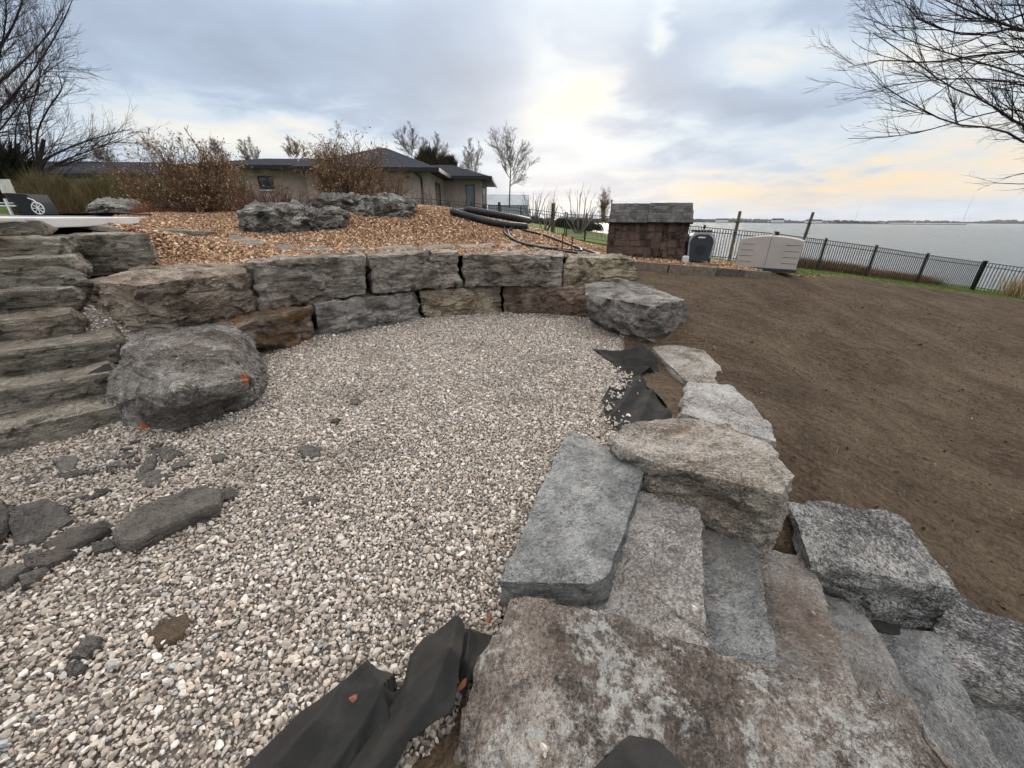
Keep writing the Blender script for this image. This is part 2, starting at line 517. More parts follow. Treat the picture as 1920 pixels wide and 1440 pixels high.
def stone(name, label, cat, pts, mat, voxel=0.024, amp=1.0, seed=0, group=None, chips=4, ledge=1.0, parent=None, top_flat=0.5, cut=(0.92, 0.985)):
    """a split stone: convex body through pts, corners knocked off, remeshed and roughened"""
    P3 = np.array(pts, float)
    base = np.array([P3[:, 0].mean(), P3[:, 1].mean(), P3[:, 2].min()])
    rng = np.random.default_rng(seed * 7 + 11)
    bm = bmesh.new()
    for q in P3 - base:
        bm.verts.new(q)
    r = bmesh.ops.convex_hull(bm, input=bm.verts)
    bmesh.ops.delete(bm, geom=[g for g in r['geom_interior'] if isinstance(g, bmesh.types.BMVert)], context='VERTS')
    cen = Vector(np.array([v.co for v in bm.verts]).mean(0))
    for _ in range(chips):
        dv = Vector(rng.normal(size=3))
        dv.z *= 0.6
        dv.normalize()
        sup = max((v.co - cen).dot(dv) for v in bm.verts)
        pl_ = cen + dv * sup * rng.uniform(*cut)
        bmesh.ops.bisect_plane(bm, geom=bm.verts[:] + bm.edges[:] + bm.faces[:], plane_co=pl_, plane_no=dv, clear_outer=True)
        bmesh.ops.convex_hull(bm, input=bm.verts)
        bmesh.ops.dissolve_limit(bm, angle_limit=0.02, verts=bm.verts, edges=bm.edges)
    bmesh.ops.triangulate(bm, faces=bm.faces)
    bmesh.ops.recalc_face_normals(bm, faces=bm.faces)
    me = bpy.data.meshes.new(name)
    bm.to_mesh(me)
    bm.free()
    o = link(name, me, mat, parent, base)
    if label:
        tag(o, label, cat, group)
    md = o.modifiers.new('r', 'REMESH')
    md.mode = 'SHARP'
    md.sharpness = 1.0
    md.scale = 0.95
    big_ = max(P3.max(0) - P3.min(0))
    md.octree_depth = int(min(7, max(5, round(math.log2(big_ / voxel)))))
    md.use_remove_disconnected = False
    PENDING.append((o, seed, amp, ledge, top_flat))
    return o


def finish_stones():
    bpy.context.view_layer.update()
    dg = bpy.context.evaluated_depsgraph_get()
    new = [bpy.data.meshes.new_from_object(o.evaluated_get(dg)) for o, *_ in PENDING]
    for (o, seed, amp, ledge, tf), me in zip(PENDING, new):
        o.modifiers.clear()
        mat = o.data.materials[0]
        n = len(me.vertices)
        v = np.empty(n * 3, np.float32)
        me.vertices.foreach_get('co', v)
        v = v.reshape(-1, 3).astype(float)
        nr = np.empty(n * 3, np.float32)
        me.vertices.foreach_get('normal', nr)
        nr = nr.reshape(-1, 3).astype(float)
        w = v + seed * 9.17
        side = 1 - np.clip(np.abs(nr[:, 2]), 0, 1) * tf
        big = fbm(w * 1.7, 3, seed) * 0.026
        lay = fbm(w * np.array([1.6, 1.6, 7.5]), 3, seed + 5) * 3.2
        fr = lay - np.floor(lay)
        ter = (np.floor(lay) + np.clip((fr - 0.35) / 0.3, 0, 1)) / 3.2
        mid = (1 - 2 * np.abs(fbm(w * 5.2, 3, seed + 9))) * 0.016
        fine = fbm(w * 19.0, 2, seed + 3) * 0.007
        # broken facets: every cell of the surface is a slightly tilted plane
        rg_ = np.random.default_rng(seed + 400)
        ext = v.max(0) - v.min(0)
        fac = 0
        for cell, tilt_ in ((0.26, 0.16), (0.10, 0.13)):
            kk = int(min(260, max(12, 2.2 * (ext[0] * ext[1] + ext[1] * ext[2] + ext[0] * ext[2]) / cell ** 2)))
            cs = v[rg_.integers(0, n, kk)]
            gr = rg_.normal(0, tilt_, (kk, 3))
            wp = v + 0.35 * cell * np.stack([vnoise(w * 0.9 / cell, 70), vnoise(w * 0.9 / cell, 71), vnoise(w * 0.9 / cell, 72)], 1)
            wp = wp * np.array([1, 1, 1.5])
            nk = np.empty(n, int)
            for a0 in range(0, n, 8000):
                nk[a0:a0 + 8000] = ((wp[a0:a0 + 8000, None, :] - (cs * np.array([1, 1, 1.5]))[None]) ** 2).sum(-1).argmin(1)
            fac = fac + ((v - cs[nk]) * gr[nk]).sum(1) + rg_.normal(0, cell * 0.045, kk)[nk]
        dsp = amp * (big * (0.45 + 0.55 * side) + ledge * 0.028 * ter * side + mid * (0.35 + 0.65 * side) + fine + 0.70 * fac * (0.2 + 0.8 * side) - 0.026 * np.exp(-(fbm(w * np.array([1.2, 1.2, 4.5]), 3, seed + 31) / 0.045) ** 2) * side)
        v = v + nr * dsp[:, None]
        me.vertices.foreach_set('co', v.astype(np.float32).ravel())
        me.materials.clear()
        me.materials.append(mat)
        me.shade_smooth()
        me.set_sharp_from_angle(angle=R(24))
        me.update()
        old = o.data
        o.data = me
        bpy.data.meshes.remove(old)
    PENDING.clear()


def block(name, label, cat, tl, tr, br, bl, depth, back, mat, top=0.0, **kw):
    """wall stone from its front face and a direction into the bank"""
    b = Vector((back[0], back[1], 0)).normalized() * depth
    pts = [Vector(q) for q in (tl, tr, br, bl)]
    pts += [q + b for q in pts]
    for q in pts[4:6]:
        q.z += top
    return stone(name, label, cat, [tuple(q) for q in pts], mat, **kw)


def slab(name, label, cat, top_pts, thick, mat, spread=0.02, **kw):
    """flat stone from the outline of its top"""
    c = np.mean(np.array(top_pts), 0)
    pts = [tuple(q) for q in top_pts]
    for q in top_pts:
        d_ = np.array(q) - c
        pts.append((q[0] + d_[0] * spread, q[1] + d_[1] * spread, q[2] - thick))
    return stone(name, label, cat, pts, mat, **kw)


WALL = 'stones of the curved retaining wall'
WC = 'wall stone'
# lower course
block('wall_stone', 'rust-orange stained stone at the foot of the curved wall', WC, (-3.356, 3.974, 0.46), (-2.84, 5.43, 0.48), (-2.88, 5.44, -0.15), (-3.95, 4.50, -0.15), 0.8, (-0.55, 0.83), M_RUST, seed=1, group=WALL, voxel=0.024)
block('wall_stone', 'charcoal lower wall stone right of the rust stained one', WC, (-2.80, 5.47, 0.49), (-1.63, 6.57, 0.50), (-1.56, 6.56, -0.15), (-2.86, 5.47, -0.15), 0.8, (-0.6, 0.8), M_CHAR, seed=2, group=WALL, voxel=0.024)
block('wall_stone', 'olive-grey lower wall stone in the middle of the curve', WC, (-1.59, 6.60, 0.51), (-0.24, 7.15, 0.51), (-0.20, 7.10, -0.15), (-1.52, 6.58, -0.15), 0.8, (-0.3, 0.9), M_TAN, seed=3, group=WALL, voxel=0.024)
block('wall_stone', 'reddish-brown lower wall stone beside the jutting grey boulder', WC, (-0.18, 7.15, 0.51), (1.40, 6.80, 0.55), (1.45, 6.74, -0.15), (-0.16, 7.12, -0.15), 0.8, (0.15, 0.95), M_RED, seed=4, group=WALL, voxel=0.024)
stone('wall_stone', 'low brown wedge of stone under the jutting grey boulder', WC, [(1.324, 6.692, 0.02), (1.314, 6.41, 0.18), (1.801, 5.162, 0.16), (1.814, 5.414, -0.1), (2.6, 5.3, -0.2), (2.5, 5.6, 0.15), (1.9, 6.8, 0.15), (1.45, 6.6, -0.2)], M_RED, seed=5, group=WALL, voxel=0.024)
# upper course
stone('wall_stone', 'large two-faced brown block at the left end of the upper wall course', WC,
      [(-4.96, 4.306, 0.5), (-4.01, 3.911, 0.42), (-3.782, 3.976, 0.42), (-3.455, 5.105, 0.49), (-4.536, 4.172, 1), (-3.658, 3.843, 1.02), (-3.426, 5.105, 0.98), (-3.55, 5.6, 0.5), (-3.65, 5.45, 1.06), (-4.9, 5.35, 0.5), (-4.75, 5.2, 1.06)],
      M_BROWN, seed=6, group=WALL, voxel=0.018, chips=2, cut=(0.96, 0.99))
block('wall_stone', 'grey upper wall stone right of the large brown block', WC, (-3.40, 5.17, 1.10), (-2.24, 6.12, 1.12), (-2.31, 6.10, 0.55), (-3.40, 5.16, 0.46), 0.85, (-0.6, 0.8), M_GREY, seed=7, group=WALL, voxel=0.024, top=-0.02)
block('wall_stone', 'veined grey upper wall stone, middle one of the three long blocks', WC, (-2.19, 6.16, 1.10), (-0.93, 6.90, 1.12), (-0.96, 6.88, 0.56), (-2.20, 6.15, 0.55), 0.8, (-0.4, 0.9), M_GREY, seed=8, group=WALL, voxel=0.024, top=0.0)
block('wall_stone', 'mauve-grey upper wall stone with the rusty stakes behind its end', WC, (-0.87, 6.93, 1.07), (0.88, 7.03, 1.06), (0.84, 7.0, 0.55), (-0.86, 6.90, 0.55), 0.8, (0.0, 1.0), M_GREY, seed=9, group=WALL, voxel=0.024)
block('wall_stone', 'pitted tan block at the right end of the upper wall course', WC, (0.98, 7.0, 1.05), (2.08, 7.05, 1.03), (2.20, 6.95, 0.52), (0.88, 6.95, 0.54), 0.75, (0.05, 1.0), M_TAN, seed=10, group=WALL, voxel=0.024, amp=1.2, chips=8)
stone('boulder', 'angular grey boulder jutting out below the tan wall block', 'boulder',
      [(1.282, 6.125, 0.15), (1.8, 5.142, 0.12), (2.304, 5.374, 0.15), (2.737, 5.806, 0.2), (1.121, 6.045, 0.58), (1.863, 5.108, 0.6), (2.454, 5.534, 0.6), (2.12, 6.95, 0.66), (1.25, 6.75, 0.64), (2.55, 6.4, 0.5), (2.5, 6.7, 0.1), (1.4, 6.6, 0.0), (1.882, 5.082, 0.42)],
      M_CHAR, seed=11, voxel=0.022, chips=3, cut=(0.93, 0.98))
stone('boulder', 'big mottled boulder with orange paint marks beside the lower steps', 'boulder',
      [(-3.527, 2.94, -0.05), (-3.136, 2.751, -0.05), (-2.761, 2.723, -0.05), (-2.557, 2.901, -0.05), (-2.521, 3.475, -0.05), (-3.418, 2.938, 0.25), (-3.441, 3.122, 0.38), (-3.526, 3.319, 0.56), (-3.251, 3.429, 0.62), (-3.104, 3.702, 0.58), (-2.581, 3.311, 0.48), (-2.333, 3.17, 0.31), (-2.364, 3.205, 0.12), (-2.468, 2.572, 0.46), (-2.7, 4.0, 0.1), (-4.1, 4.3, 0.0), (-3.4, 4.7, 0.45), (-4.1, 4.2, 0.5)],
      stone_mat('stone_mottled_boulder', (0.075, 0.062, 0.05), (0.185, 0.158, 0.132), (0.36, 0.33, 0.295), vein=0.4, lichen=0.95, speck=0.9, lines=0.7,
                paint=[(0.68, -0.22, 0.36, 0.065), (0.10, -0.66, 0.12, 0.06)]), seed=12, voxel=0.022, amp=0.75, chips=2, cut=(0.96, 0.99))
stone('wall_stone', 'smooth blue-grey block tilted between the upper steps and the brown block', WC,
      [(-5.556, 5.15, 1.415), (-4.625, 5.2, 1.434), (-4.628, 5.2, 1.105), (-5.203, 5.12, 0.943), (-5.457, 5.1, 0.93), (-6.304, 6, 1.407), (-5.346, 5.95, 1.402), (-6.0, 6.0, 0.9), (-5.15, 5.95, 0.9)],
      M_SLATE, seed=13, group=WALL, voxel=0.022, amp=0.8, ledge=0.5)

# left flight of steps
STEP = 'slate steps up to the pool deck'
order = ['lowest', 'second lowest', 'third lowest', 'fourth', 'fifth', 'sixth', 'second highest', 'highest']
look = ['white-veined', 'dark', 'long', 'lighter', 'short', 'flat', 'thick', 'plain']
SZ = [0.0, 0.19, 0.365, 0.59, 0.78, 0.97, 1.23, 1.41, 1.58]
ENDX = [-3.20, -3.55, -3.77, -4.22, -4.46, -4.68, -4.99, -5.38]
for i in range(8):
    e = Vector((0.75, 0.66, 0)); nn = Vector((-0.66, 0.75, 0))
    s0 = 4.30 + 0.40 * i
    # right hand front corner on the line n.p = s0 at the given x
    rx = ENDX[i]
    ry = (s0 + 0.66 * rx) / 0.75
    fr = Vector((rx, ry, 0))
    fl = fr - e * 2.1
    z1, z0 = SZ[i + 1], SZ[i] - (0.12 if i == 0 else 0.012)
    j = random.Random(i)
    pts = []
    for q in (fl, fr, fr + nn * 0.7 + e * j.uniform(-0.06, 0.02), fl + nn * 0.7):
        pts.append((q.x, q.y, z1 + j.uniform(-0.012, 0.012)))
        pts.append((q.x, q.y, z0))
    for q in (fr + e * 0.06 + nn * 0.2, fr + e * 0.05 + nn * 0.5):
        pts.append((q.x, q.y, (z1 + z0) / 2))
    stone('stone_step', 'the %s slate step of the left flight, %s slab' % (order[i], look[i]), 'stone step', pts, M_SLATE, seed=20 + i, group=STEP,
          voxel=0.02, amp=0.62, chips=2, cut=(0.97, 0.99), ledge=1.5)

# coping along the right edge of the gravel
slab('coping_stone', 'farthest coping stone, buff grey, beside the crumpled fabric', 'coping stone', [(1.847, 4.893, 0.1), (2.492, 5.029, 0.1), (2.392, 4.158, 0.09), (2.328, 3.731, 0.06), (1.826, 3.755, 0.1), (1.826, 4.295, 0.1)], 0.4, M_BUFF, seed=31, voxel=0.024, group='coping stones between gravel and soil', amp=0.55)
slab('coping_stone', 'middle coping stone, rippled pale grey, between soil and black fabric', 'coping stone', [(1.79, 3.664, 0.12), (2.239, 3.609, 0.1), (2.162, 2.828, 0.08), (2.079, 2.641, 0.04), (1.704, 2.767, 0.1), (1.448, 2.989, 0.12)], 0.45, M_PALE, seed=32, voxel=0.022, group='coping stones between gravel and soil', amp=0.5)
stone('coping_stone', 'large buff coping block with a dark broken front above the steps', 'coping stone',
      [(0.687, 2.336, 0.24), (0.854, 2.553, 0.24), (1.34, 2.637, 0.25), (1.64, 2.541, 0.25), (1.766, 2.284, 0.24), (1.743, 1.978, 0.2), (1.532, 1.779, 0.22), (1.21, 1.959, 0.24), (0.846, 2.066, 0.24),
       (0.85, 2.06, 0.06), (1.21, 1.955, -0.08), (1.54, 1.775, -0.24), (1.74, 1.94, -0.36), (0.72, 2.35, -0.1), (1.75, 2.6, -0.4)],
      M_BUFF, seed=33, voxel=0.014, amp=0.75, chips=3, cut=(0.94, 0.985), group='coping stones between gravel and soil')
stone('coping_stone', 'speckled navy block stepping down beside the soil slope', 'coping stone',
      [(2.013, 2.244, -0.22), (2.308, 2.214, -0.22), (2.754, 2.144, -0.25), (2.683, 1.937, -0.27), (2.589, 1.587, -0.3), (2.201, 1.644, -0.26), (1.82, 1.738, -0.25),
       (2.583, 1.58, -0.62), (2.2, 1.623, -0.6), (1.987, 1.736, -0.55), (2.1, 2.35, -0.6), (2.85, 2.2, -0.7)],
      M_STEEL, seed=34, voxel=0.014, amp=0.75, chips=3, cut=(0.94, 0.985), group='coping stones between gravel and soil')
stone('coping_stone', 'lowest coping block, cut by the right edge of the photo', 'coping stone',
      [(2.587, 1.59, -0.62), (2.921, 1.753, -0.6), (3.179, 1.599, -0.64), (3.505, 1.445, -0.7), (2.969, 1.096, -0.72), (2.87, 1.329, -0.68), (2.484, 1.35, -0.66), (2.649, 1.394, -0.85), (2.96, 1.298, -0.92), (3.2, 1.7, -1.2), (2.4, 1.3, -1.1), (3.1, 1.0, -1.2)],
      M_STEEL, seed=35, voxel=0.018, amp=0.75, chips=3, cut=(0.94, 0.985), group='coping stones between gravel and soil')

# right flight, going down towards the lake
DOWN = 'stone steps going down to the right'
slab('stone_step', 'top step of the right flight, blue-grey slab with a thin dark end', 'stone step', [(0.435, 2.59, 0.15), (0.698, 2.389, 0.15), (0.893, 2.173, 0.15), (0.815, 1.988, 0.15), (0.446, 1.272, 0.15), (0.354, 1.237, 0.15), (-0.04, 1.244, 0.15), (0.078, 1.591, 0.15)], 0.17, M_BLUE, seed=41, voxel=0.016, group=DOWN, amp=0.55, ledge=0.5, chips=2, cut=(0.97, 0.995))
slab('stone_step', 'second step of the right flight, pale pinkish-white top', 'stone step', [(0.485, 2.438, 0), (0.964, 2.248, 0), (1.177, 2.034, 0), (1.149, 1.838, 0), (0.944, 1.349, 0), (0.727, 0.833, 0), (0.293, 0.882, 0), (0.237, 1.284, 0)], 0.2, M_PALE, seed=42, voxel=0.016, group=DOWN, amp=0.5, ledge=0.5, chips=1, cut=(0.98, 0.995))
slab('stone_step', 'third step of the right flight, smooth blue slate', 'stone step', [(1.09, 2.161, -0.16), (1.545, 1.96, -0.16), (1.527, 1.867, -0.16), (1.359, 1.483, -0.16), (1.101, 0.889, -0.16), (0.699, 0.913, -0.16)], 0.2, M_BLUE, seed=43, voxel=0.016, group=DOWN, amp=0.4, ledge=0.5, chips=1, cut=(0.98, 0.995))
slab('stone_step', 'fourth step of the right flight, rough pinkish-grey', 'stone step', [(1.483, 1.983, -0.32), (1.923, 1.853, -0.32), (1.77, 1.575, -0.32), (1.645, 1.282, -0.32), (1.509, 0.886, -0.32), (1.056, 0.901, -0.32)], 0.2, M_PINK, seed=44, voxel=0.016, group=DOWN, amp=0.6, ledge=0.5, chips=1, cut=(0.98, 0.995))
slab('stone_step', 'fifth step of the right flight, even light grey', 'stone step', [(1.837, 1.747, -0.48), (2.088, 1.632, -0.48), (2.066, 1.448, -0.48), (1.996, 1.248, -0.48), (1.886, 0.905, -0.48), (1.491, 0.902, -0.48)], 0.2, M_EVEN, seed=45, voxel=0.018, group=DOWN, amp=0.45, ledge=0.5, chips=1, cut=(0.98, 0.995))
slab('stone_step', 'sixth step of the right flight, dark slate grey', 'stone step', [(2.127, 1.616, -0.64), (2.595, 1.567, -0.64), (2.445, 1.317, -0.64), (2.352, 1.136, -0.64), (2.201, 0.847, -0.64), (1.78, 0.844, -0.64)], 0.2, M_BLUE, seed=46, voxel=0.018, group=DOWN, amp=0.45, ledge=0.5, chips=1, cut=(0.98, 0.995))
slab('stone_step', 'lowest step in view, bluish slab in the bottom right corner', 'stone step', [(2.54, 1.497, -0.8), (2.623, 1.392, -0.8), (2.726, 1.292, -0.8), (2.759, 1.044, -0.8), (2.471, 0.788, -0.8), (2.209, 0.887, -0.8)], 0.2, M_BLUE, seed=47, voxel=0.02, group=DOWN, amp=0.45, ledge=0.5, chips=1, cut=(0.98, 0.995))
slab('stone_slab', 'huge brown foreground slab blotched with white lichen', 'stone slab',
     [(0.003, 1.121, 0.2), (0.065, 1.126, 0.21), (0.346, 1.041, 0.2), (0.576, 0.974, 0.2), (0.76, 0.913, 0.2), (0.934, 0.863, 0.2), (1.17, 0.806, 0.2), (1.322, 0.76, 0.19), (1.311, 0.65, 0.18), (1.33, 0.45, 0.18), (0.9, 0.1, 0.18), (0.0, 0.25, 0.17), (-0.12, 0.45, 0.17), (-0.143, 0.657, 0.14), (-0.134, 0.798, 0.15), (-0.053, 0.979, 0.17)],
     0.75, M_SLAB, seed=48, voxel=0.012, amp=0.75, ledge=0.4, chips=2, cut=(0.98, 0.995))
finish_stones()

# weathered garden rocks in the planting bed
def rock(label, lo, hi, mat, seed, group='weathered rocks in the planting bed', n=26, voxel=0.0245, amp=2.2):
    rng = np.random.default_rng(seed)
    lo, hi = np.array(lo), np.array(hi)
    pts = []
    for _ in range(n):
        q = rng.normal(size=3)
        q /= np.linalg.norm(q)
        q = np.sign(q) * np.abs(q) ** 0.7
        pts.append(tuple((lo + hi) / 2 + q * (hi - lo) / 2))
    return stone('rock', label, 'rock', pts, mat, voxel=voxel, seed=seed, amp=amp, group=group, chips=4)


rock('dark pitted rock, largest on the bed, below the red-twigged bush', (-6.15, 9.0, 1.0), (-4.45, 10.0, 2.0), M_LIME, 61)
rock('small rock tucked against the right side of the largest bed rock', (-4.75, 9.2, 1.2), (-3.75, 10.0, 1.88), M_LIME, 62)
rock('long silvery rock on the crest below the right budding bush', (-4.1, 10.3, 1.35), (-2.4, 11.3, 2.18), M_LIME, 63)
rock('dark rock on the crest behind the silvery one', (-5.6, 10.9, 1.5), (-3.5, 11.9, 2.22), M_LIME, 64)
rock('low pale rock beyond the pool deck at the foot of the hedge', (-13.2, 12.8, 1.5), (-11.4, 13.6, 2.12), M_LIME, 65)
rock('grey rock beside the rust-red grass behind the deck', (-11.0, 12.6, 1.5), (-9.7, 13.3, 2.05), M_LIME, 66)
finish_stones()

# ------------------------------------------------------------------ ground
def sheet(name, poly, zf, res, mat, kind='structure', parent=None, smooth=True, thick=0.0):
    """height sheet over an outline; border vertices are pulled onto the outline"""
    P2 = np.array([q[:2] for q in poly])
    x0, y0 = P2.min(0) - res
    x1, y1 = P2.max(0) + res
    nx, ny = int((x1 - x0) / res) + 2, int((y1 - y0) / res) + 2
    X, Y = np.meshgrid(x0 + np.arange(nx) * res, y0 + np.arange(ny) * res)
    ins = inside(poly, X, Y)
    cell = ins[:-1, :-1] | ins[1:, :-1] | ins[:-1, 1:] | ins[1:, 1:]
    idx = np.arange(nx * ny).reshape(ny, nx)
    q = np.stack([idx[:-1, :-1], idx[:-1, 1:], idx[1:, 1:], idx[1:, :-1]], -1)[cell]
    use = np.unique(q)
    rm = np.full(nx * ny, -1)
    rm[use] = np.arange(len(use))
    xs, ys, ii = X.ravel()[use], Y.ravel()[use], ins.ravel()[use]
    if (~ii).any():
        bx, by, _ = nearest_on(poly, xs[~ii], ys[~ii])
        xs[~ii], ys[~ii] = bx, by
    o = link(name, mesh_np(name, np.stack([xs, ys, zf(xs, ys)], 1), rm[q], smooth), mat, parent)
    if kind:
        o['kind'] = kind
    if thick:
        md = o.modifiers.new('thickness', 'SOLIDIFY')
        md.thickness = thick
    return o


def n3(x, y, s, octv=4, seed=0):
    return fbm(np.stack([np.ravel(x) * s, np.ravel(y) * s, np.full(np.size(x), 3.7)], 1), octv, seed).reshape(np.shape(x))


M_SOIL = ground_mat('soil', [(0.050, 0.034, 0.022), (0.132, 0.092, 0.060), (0.215, 0.162, 0.11)], 1.0, 1.0, speckle=0.7, fine=34, bdist=0.12, rake=0.9)
M_UNDER = ground_mat('gravel_dust', [(0.10, 0.088, 0.075), (0.20, 0.175, 0.15), (0.32, 0.285, 0.25)], 2.0, 0.8)
M_BEDBASE = ground_mat('bed_dust', [(0.06, 0.032, 0.018), (0.13, 0.07, 0.038), (0.20, 0.12, 0.07)], 2.0, 0.8)
M_LAWN = ground_mat('lawn', [(0.040, 0.065, 0.014), (0.085, 0.125, 0.026), (0.15, 0.175, 0.045)], 0.7, 0.8, speckle=0.5, fine=40)
M_LAND = ground_mat('rough_land', [(0.05, 0.05, 0.028), (0.10, 0.095, 0.05), (0.15, 0.13, 0.075)], 0.3, 0.6)

soil_f = tps([(2.6, 8.6, 0.66), (3.3, 8.3, 0.60), (4.4, 8.3, 0.53), (5.4, 8.5, 0.48), (9.038, 10.517, 0.2), (11.693, 10.769, -0.1), (13.579, 10.285, -0.35), (16.5, 10.0, -0.7),
              (2.3, 7.6, 0.55), (2.524, 5.242, 0.22), (2.387, 3.79, 0.06), (2.271, 2.892, -0.06), (2.181, 2.366, -0.22), (3.134, 2.418, -0.46), (3.105, 1.906, -0.66), (3.512, 1.794, -0.85),
              (8.709, 6.261, -0.75), (6.22, 6.95, 0), (5.097, 4.098, -0.62), (3.644, 4.551, -0.12), (0.4, 1.6, -0.35), (1.3, 1.0, -0.85), (2.2, 0.6, -1.15), (3.2, 0.4, -1.2), (5.0, 1.0, -1.15), (9, 2, -1.1), (1.2, 3.4, -0.05), (0.2, 0.3, -0.6), (2.0, 5.0, 0.05), (15, 4, -1.2)])


def soil_z(x, y):
    z = soil_f(x, y)
    z = z + 0.030 * n3(x, y, 1.3, 4, 5) + 0.016 * n3(x, y, 6.0, 3, 8)
    rake = np.sin((x * 0.45 + y) * 16 + 3 * n3(x, y, 1.1, 2, 3))
    return z + 0.009 * rake * (0.4 + 0.6 * n3(x, y, 0.7, 2, 41)) + 0.010 * n3(x, y, 15, 2, 4)


soil_poly = [(0.3, -0.4), (0.25, 1.5), (1.0, 3.0), (1.35, 4.2), (1.75, 6.0), (2.0, 7.5), (2.6, 8.7), (3.6, 8.45), (5.4, 9.1), (6.6, 9.7), (9.4, 11.1), (12.6, 11.0), (15.8, 10.8), (17.5, 9.5), (17.5, -0.4)]
sheet('soil', soil_poly, soil_z, 0.055, M_SOIL)

gravel_poly = [(-6.5, -0.6), (-6.5, 2.0), (-4.0, 3.2), (-4.3, 4.4), (-2.9, 5.7), (-1.5, 6.8), (-0.2, 7.35), (1.4, 6.95), (1.75, 5.5), (1.72, 4.7), (1.45, 3.6), (1.2, 2.6), (0.45, 2.55), (0.02, 1.35), (-0.08, 1.1), (-0.2, 0.5), (-0.1, -0.6)]


WALLFOOT = [(-3.95, 4.66), (-2.93, 5.43), (-1.58, 6.55), (-0.21, 7.13), (1.32, 6.77), (1.75, 5.35)]
ROCKFOOT = [(-3.45, 2.9), (-3.1, 2.72), (-2.7, 2.68), (-2.5, 3.0), (-2.5, 3.5)]


def foot_d(line, x, y):
    best = np.full(np.shape(x), 9.0)
    for (ax, ay), (bx, by) in zip(line[:-1], line[1:]):
        vx, vy = bx - ax, by - ay
        t_ = np.clip(((x - ax) * vx + (y - ay) * vy) / (vx * vx + vy * vy), 0, 1)
        best = np.minimum(best, np.hypot(x - ax - t_ * vx, y - ay - t_ * vy))
    return best


def gravel_z(x, y):
    edge = np.clip((np.hypot(x + 3.3, y - 2.2) - 0.3) / 1.2, 0, 1)
    bank = 0
    for line in (WALLFOOT, ROCKFOOT):
        bank = np.maximum(bank, 0.055 * np.exp(-foot_d(line, x, y) / 0.13))
    return -0.012 + 0.026 * n3(x, y, 0.9, 3, 2) + 0.03 * (1 - edge) + bank


sheet('gravel_base', gravel_poly, lambda x, y: gravel_z(x, y) - 0.012, 0.08, M_UNDER)

bed_f = tps([(-3.9, 5.9, 1.05), (-2.6, 6.7, 1.06), (-1.0, 7.4, 1.05), (0.8, 7.6, 1.02), (2.3, 7.8, 0.90), (-1.0, 8.5, 1.10), (0.8, 8.6, 1.06), (-2.4, 8.0, 1.10), (-3.9, 7.2, 1.10), (-4.6, 5.8, 1.06), (-5.0, 5.6, 1.15), (-5.6, 6.1, 1.42), (-6.5, 6.4, 1.55), (-8.4, 8.6, 1.58), (-7.0, 7.4, 1.47),
             (-5.494, 8.082, 1.2), (-7.107, 8.189, 1.36), (-5.5, 9.4, 1.38), (-3.4, 10.2, 1.62), (-4.5, 11.6, 1.85), (-8.0, 11.5, 1.72), (-2.2, 11.5, 1.88), (-2.2, 9.6, 1.36), (-0.3, 11.6, 1.62), (1.0, 11.5, 1.25), (0.2, 9.6, 1.24), (2.3, 10.8, 0.95), (3.6, 9.4, 0.80), (5.2, 9.6, 0.66), (6.6, 9.9, 0.54), (2.5, 8.95, 0.79), (3.3, 8.7, 0.73), (4.4, 8.75, 0.665), (5.3, 9.1, 0.605), (-12, 12.5, 1.7), (-6, 14, 1.9), (-1, 14, 1.7), (3, 13, 0.85), (-10, 15, 1.66), (-19, 14, 1.62), (-19, 17.5, 1.7)])


def bed_z(x, y):
    return bed_f(x, y) + 0.02 * n3(x, y, 1.4, 3, 6)


bed_poly = [(-5.3, 5.75), (-4.8, 5.2), (-4.4, 5.15), (-3.6, 5.4), (-2.4, 6.55), (-1.0, 7.3), (0.9, 7.4), (2.2, 7.45), (2.55, 8.72), (3.6, 8.5), (5.4, 9.15), (7.0, 10.1), (5.6, 10.6), (3.6, 11.3), (2.4, 11.9), (1.3, 13.0), (-1, 14.2), (-6, 14.6), (-9.5, 17.0), (-21, 17.5), (-21, 13.0), (-9.8, 12.0), (-8.6, 9.0), (-6.6, 6.6)]
sheet('planting_bed', bed_poly, lambda x, y: bed_z(x, y) - 0.012, 0.12, M_BEDBASE)

# land as one sheet that dips under the lake at the shore
land_f = tps([(13, 17.1, -0.28), (15.3, 17.2, -0.54), (18, 17.6, -0.87), (21.1, 18.1, -1.2), (27, 14, -1.5), (7.6, 16.5, 0.10), (4.4, 19.7, 0.55), (3.0, 23.6, 0.72), (0, 30, 1.5), (-6, 28, 1.95), (-15, 28, 2.0), (-30, 30, 2.1), (-30, 60, 2.0), (0, 60, 0.8), (-60, 40, 2.2), (-60, 120, 2.0), (6, 60, 0.2),
              (6.0, 11.5, 0.42), (8.5, 12.5, 0.18), (11, 12.5, -0.12), (14.5, 12.3, -0.5), (3.3, 12.8, 0.72), (-1, 15, 1.45), (-6, 16, 1.7), (-12, 14, 1.55), (-12, 6, 1.45), (-12, -5, 1.2), (17, 8, -0.95), (17, 0, -1.5), (4, 6, -0.5), (0, 3, -0.8), (-3, 4, -0.6), (-2, 8, 0.6), (-7, 4, 0.4), (-5, 0, -0.6), (0, 0, -1.0), (6, 0, -1.5), (25, 2, -1.9), (40, 5, -2.2), (5, 9, 0.25), (10, 9, -0.35), (14, 9, -0.7)])


def shore_d(x, y):
    """signed distance-like measure, positive over the lake"""
    edge = np.interp(x, [-300, -120, -40, 3, 7, 9, 12, 22, 26, 40, 70], [420, 300, 240, 130, 60, 26, 19.2, 20.2, 19.5, 17, 10])
    return y - edge


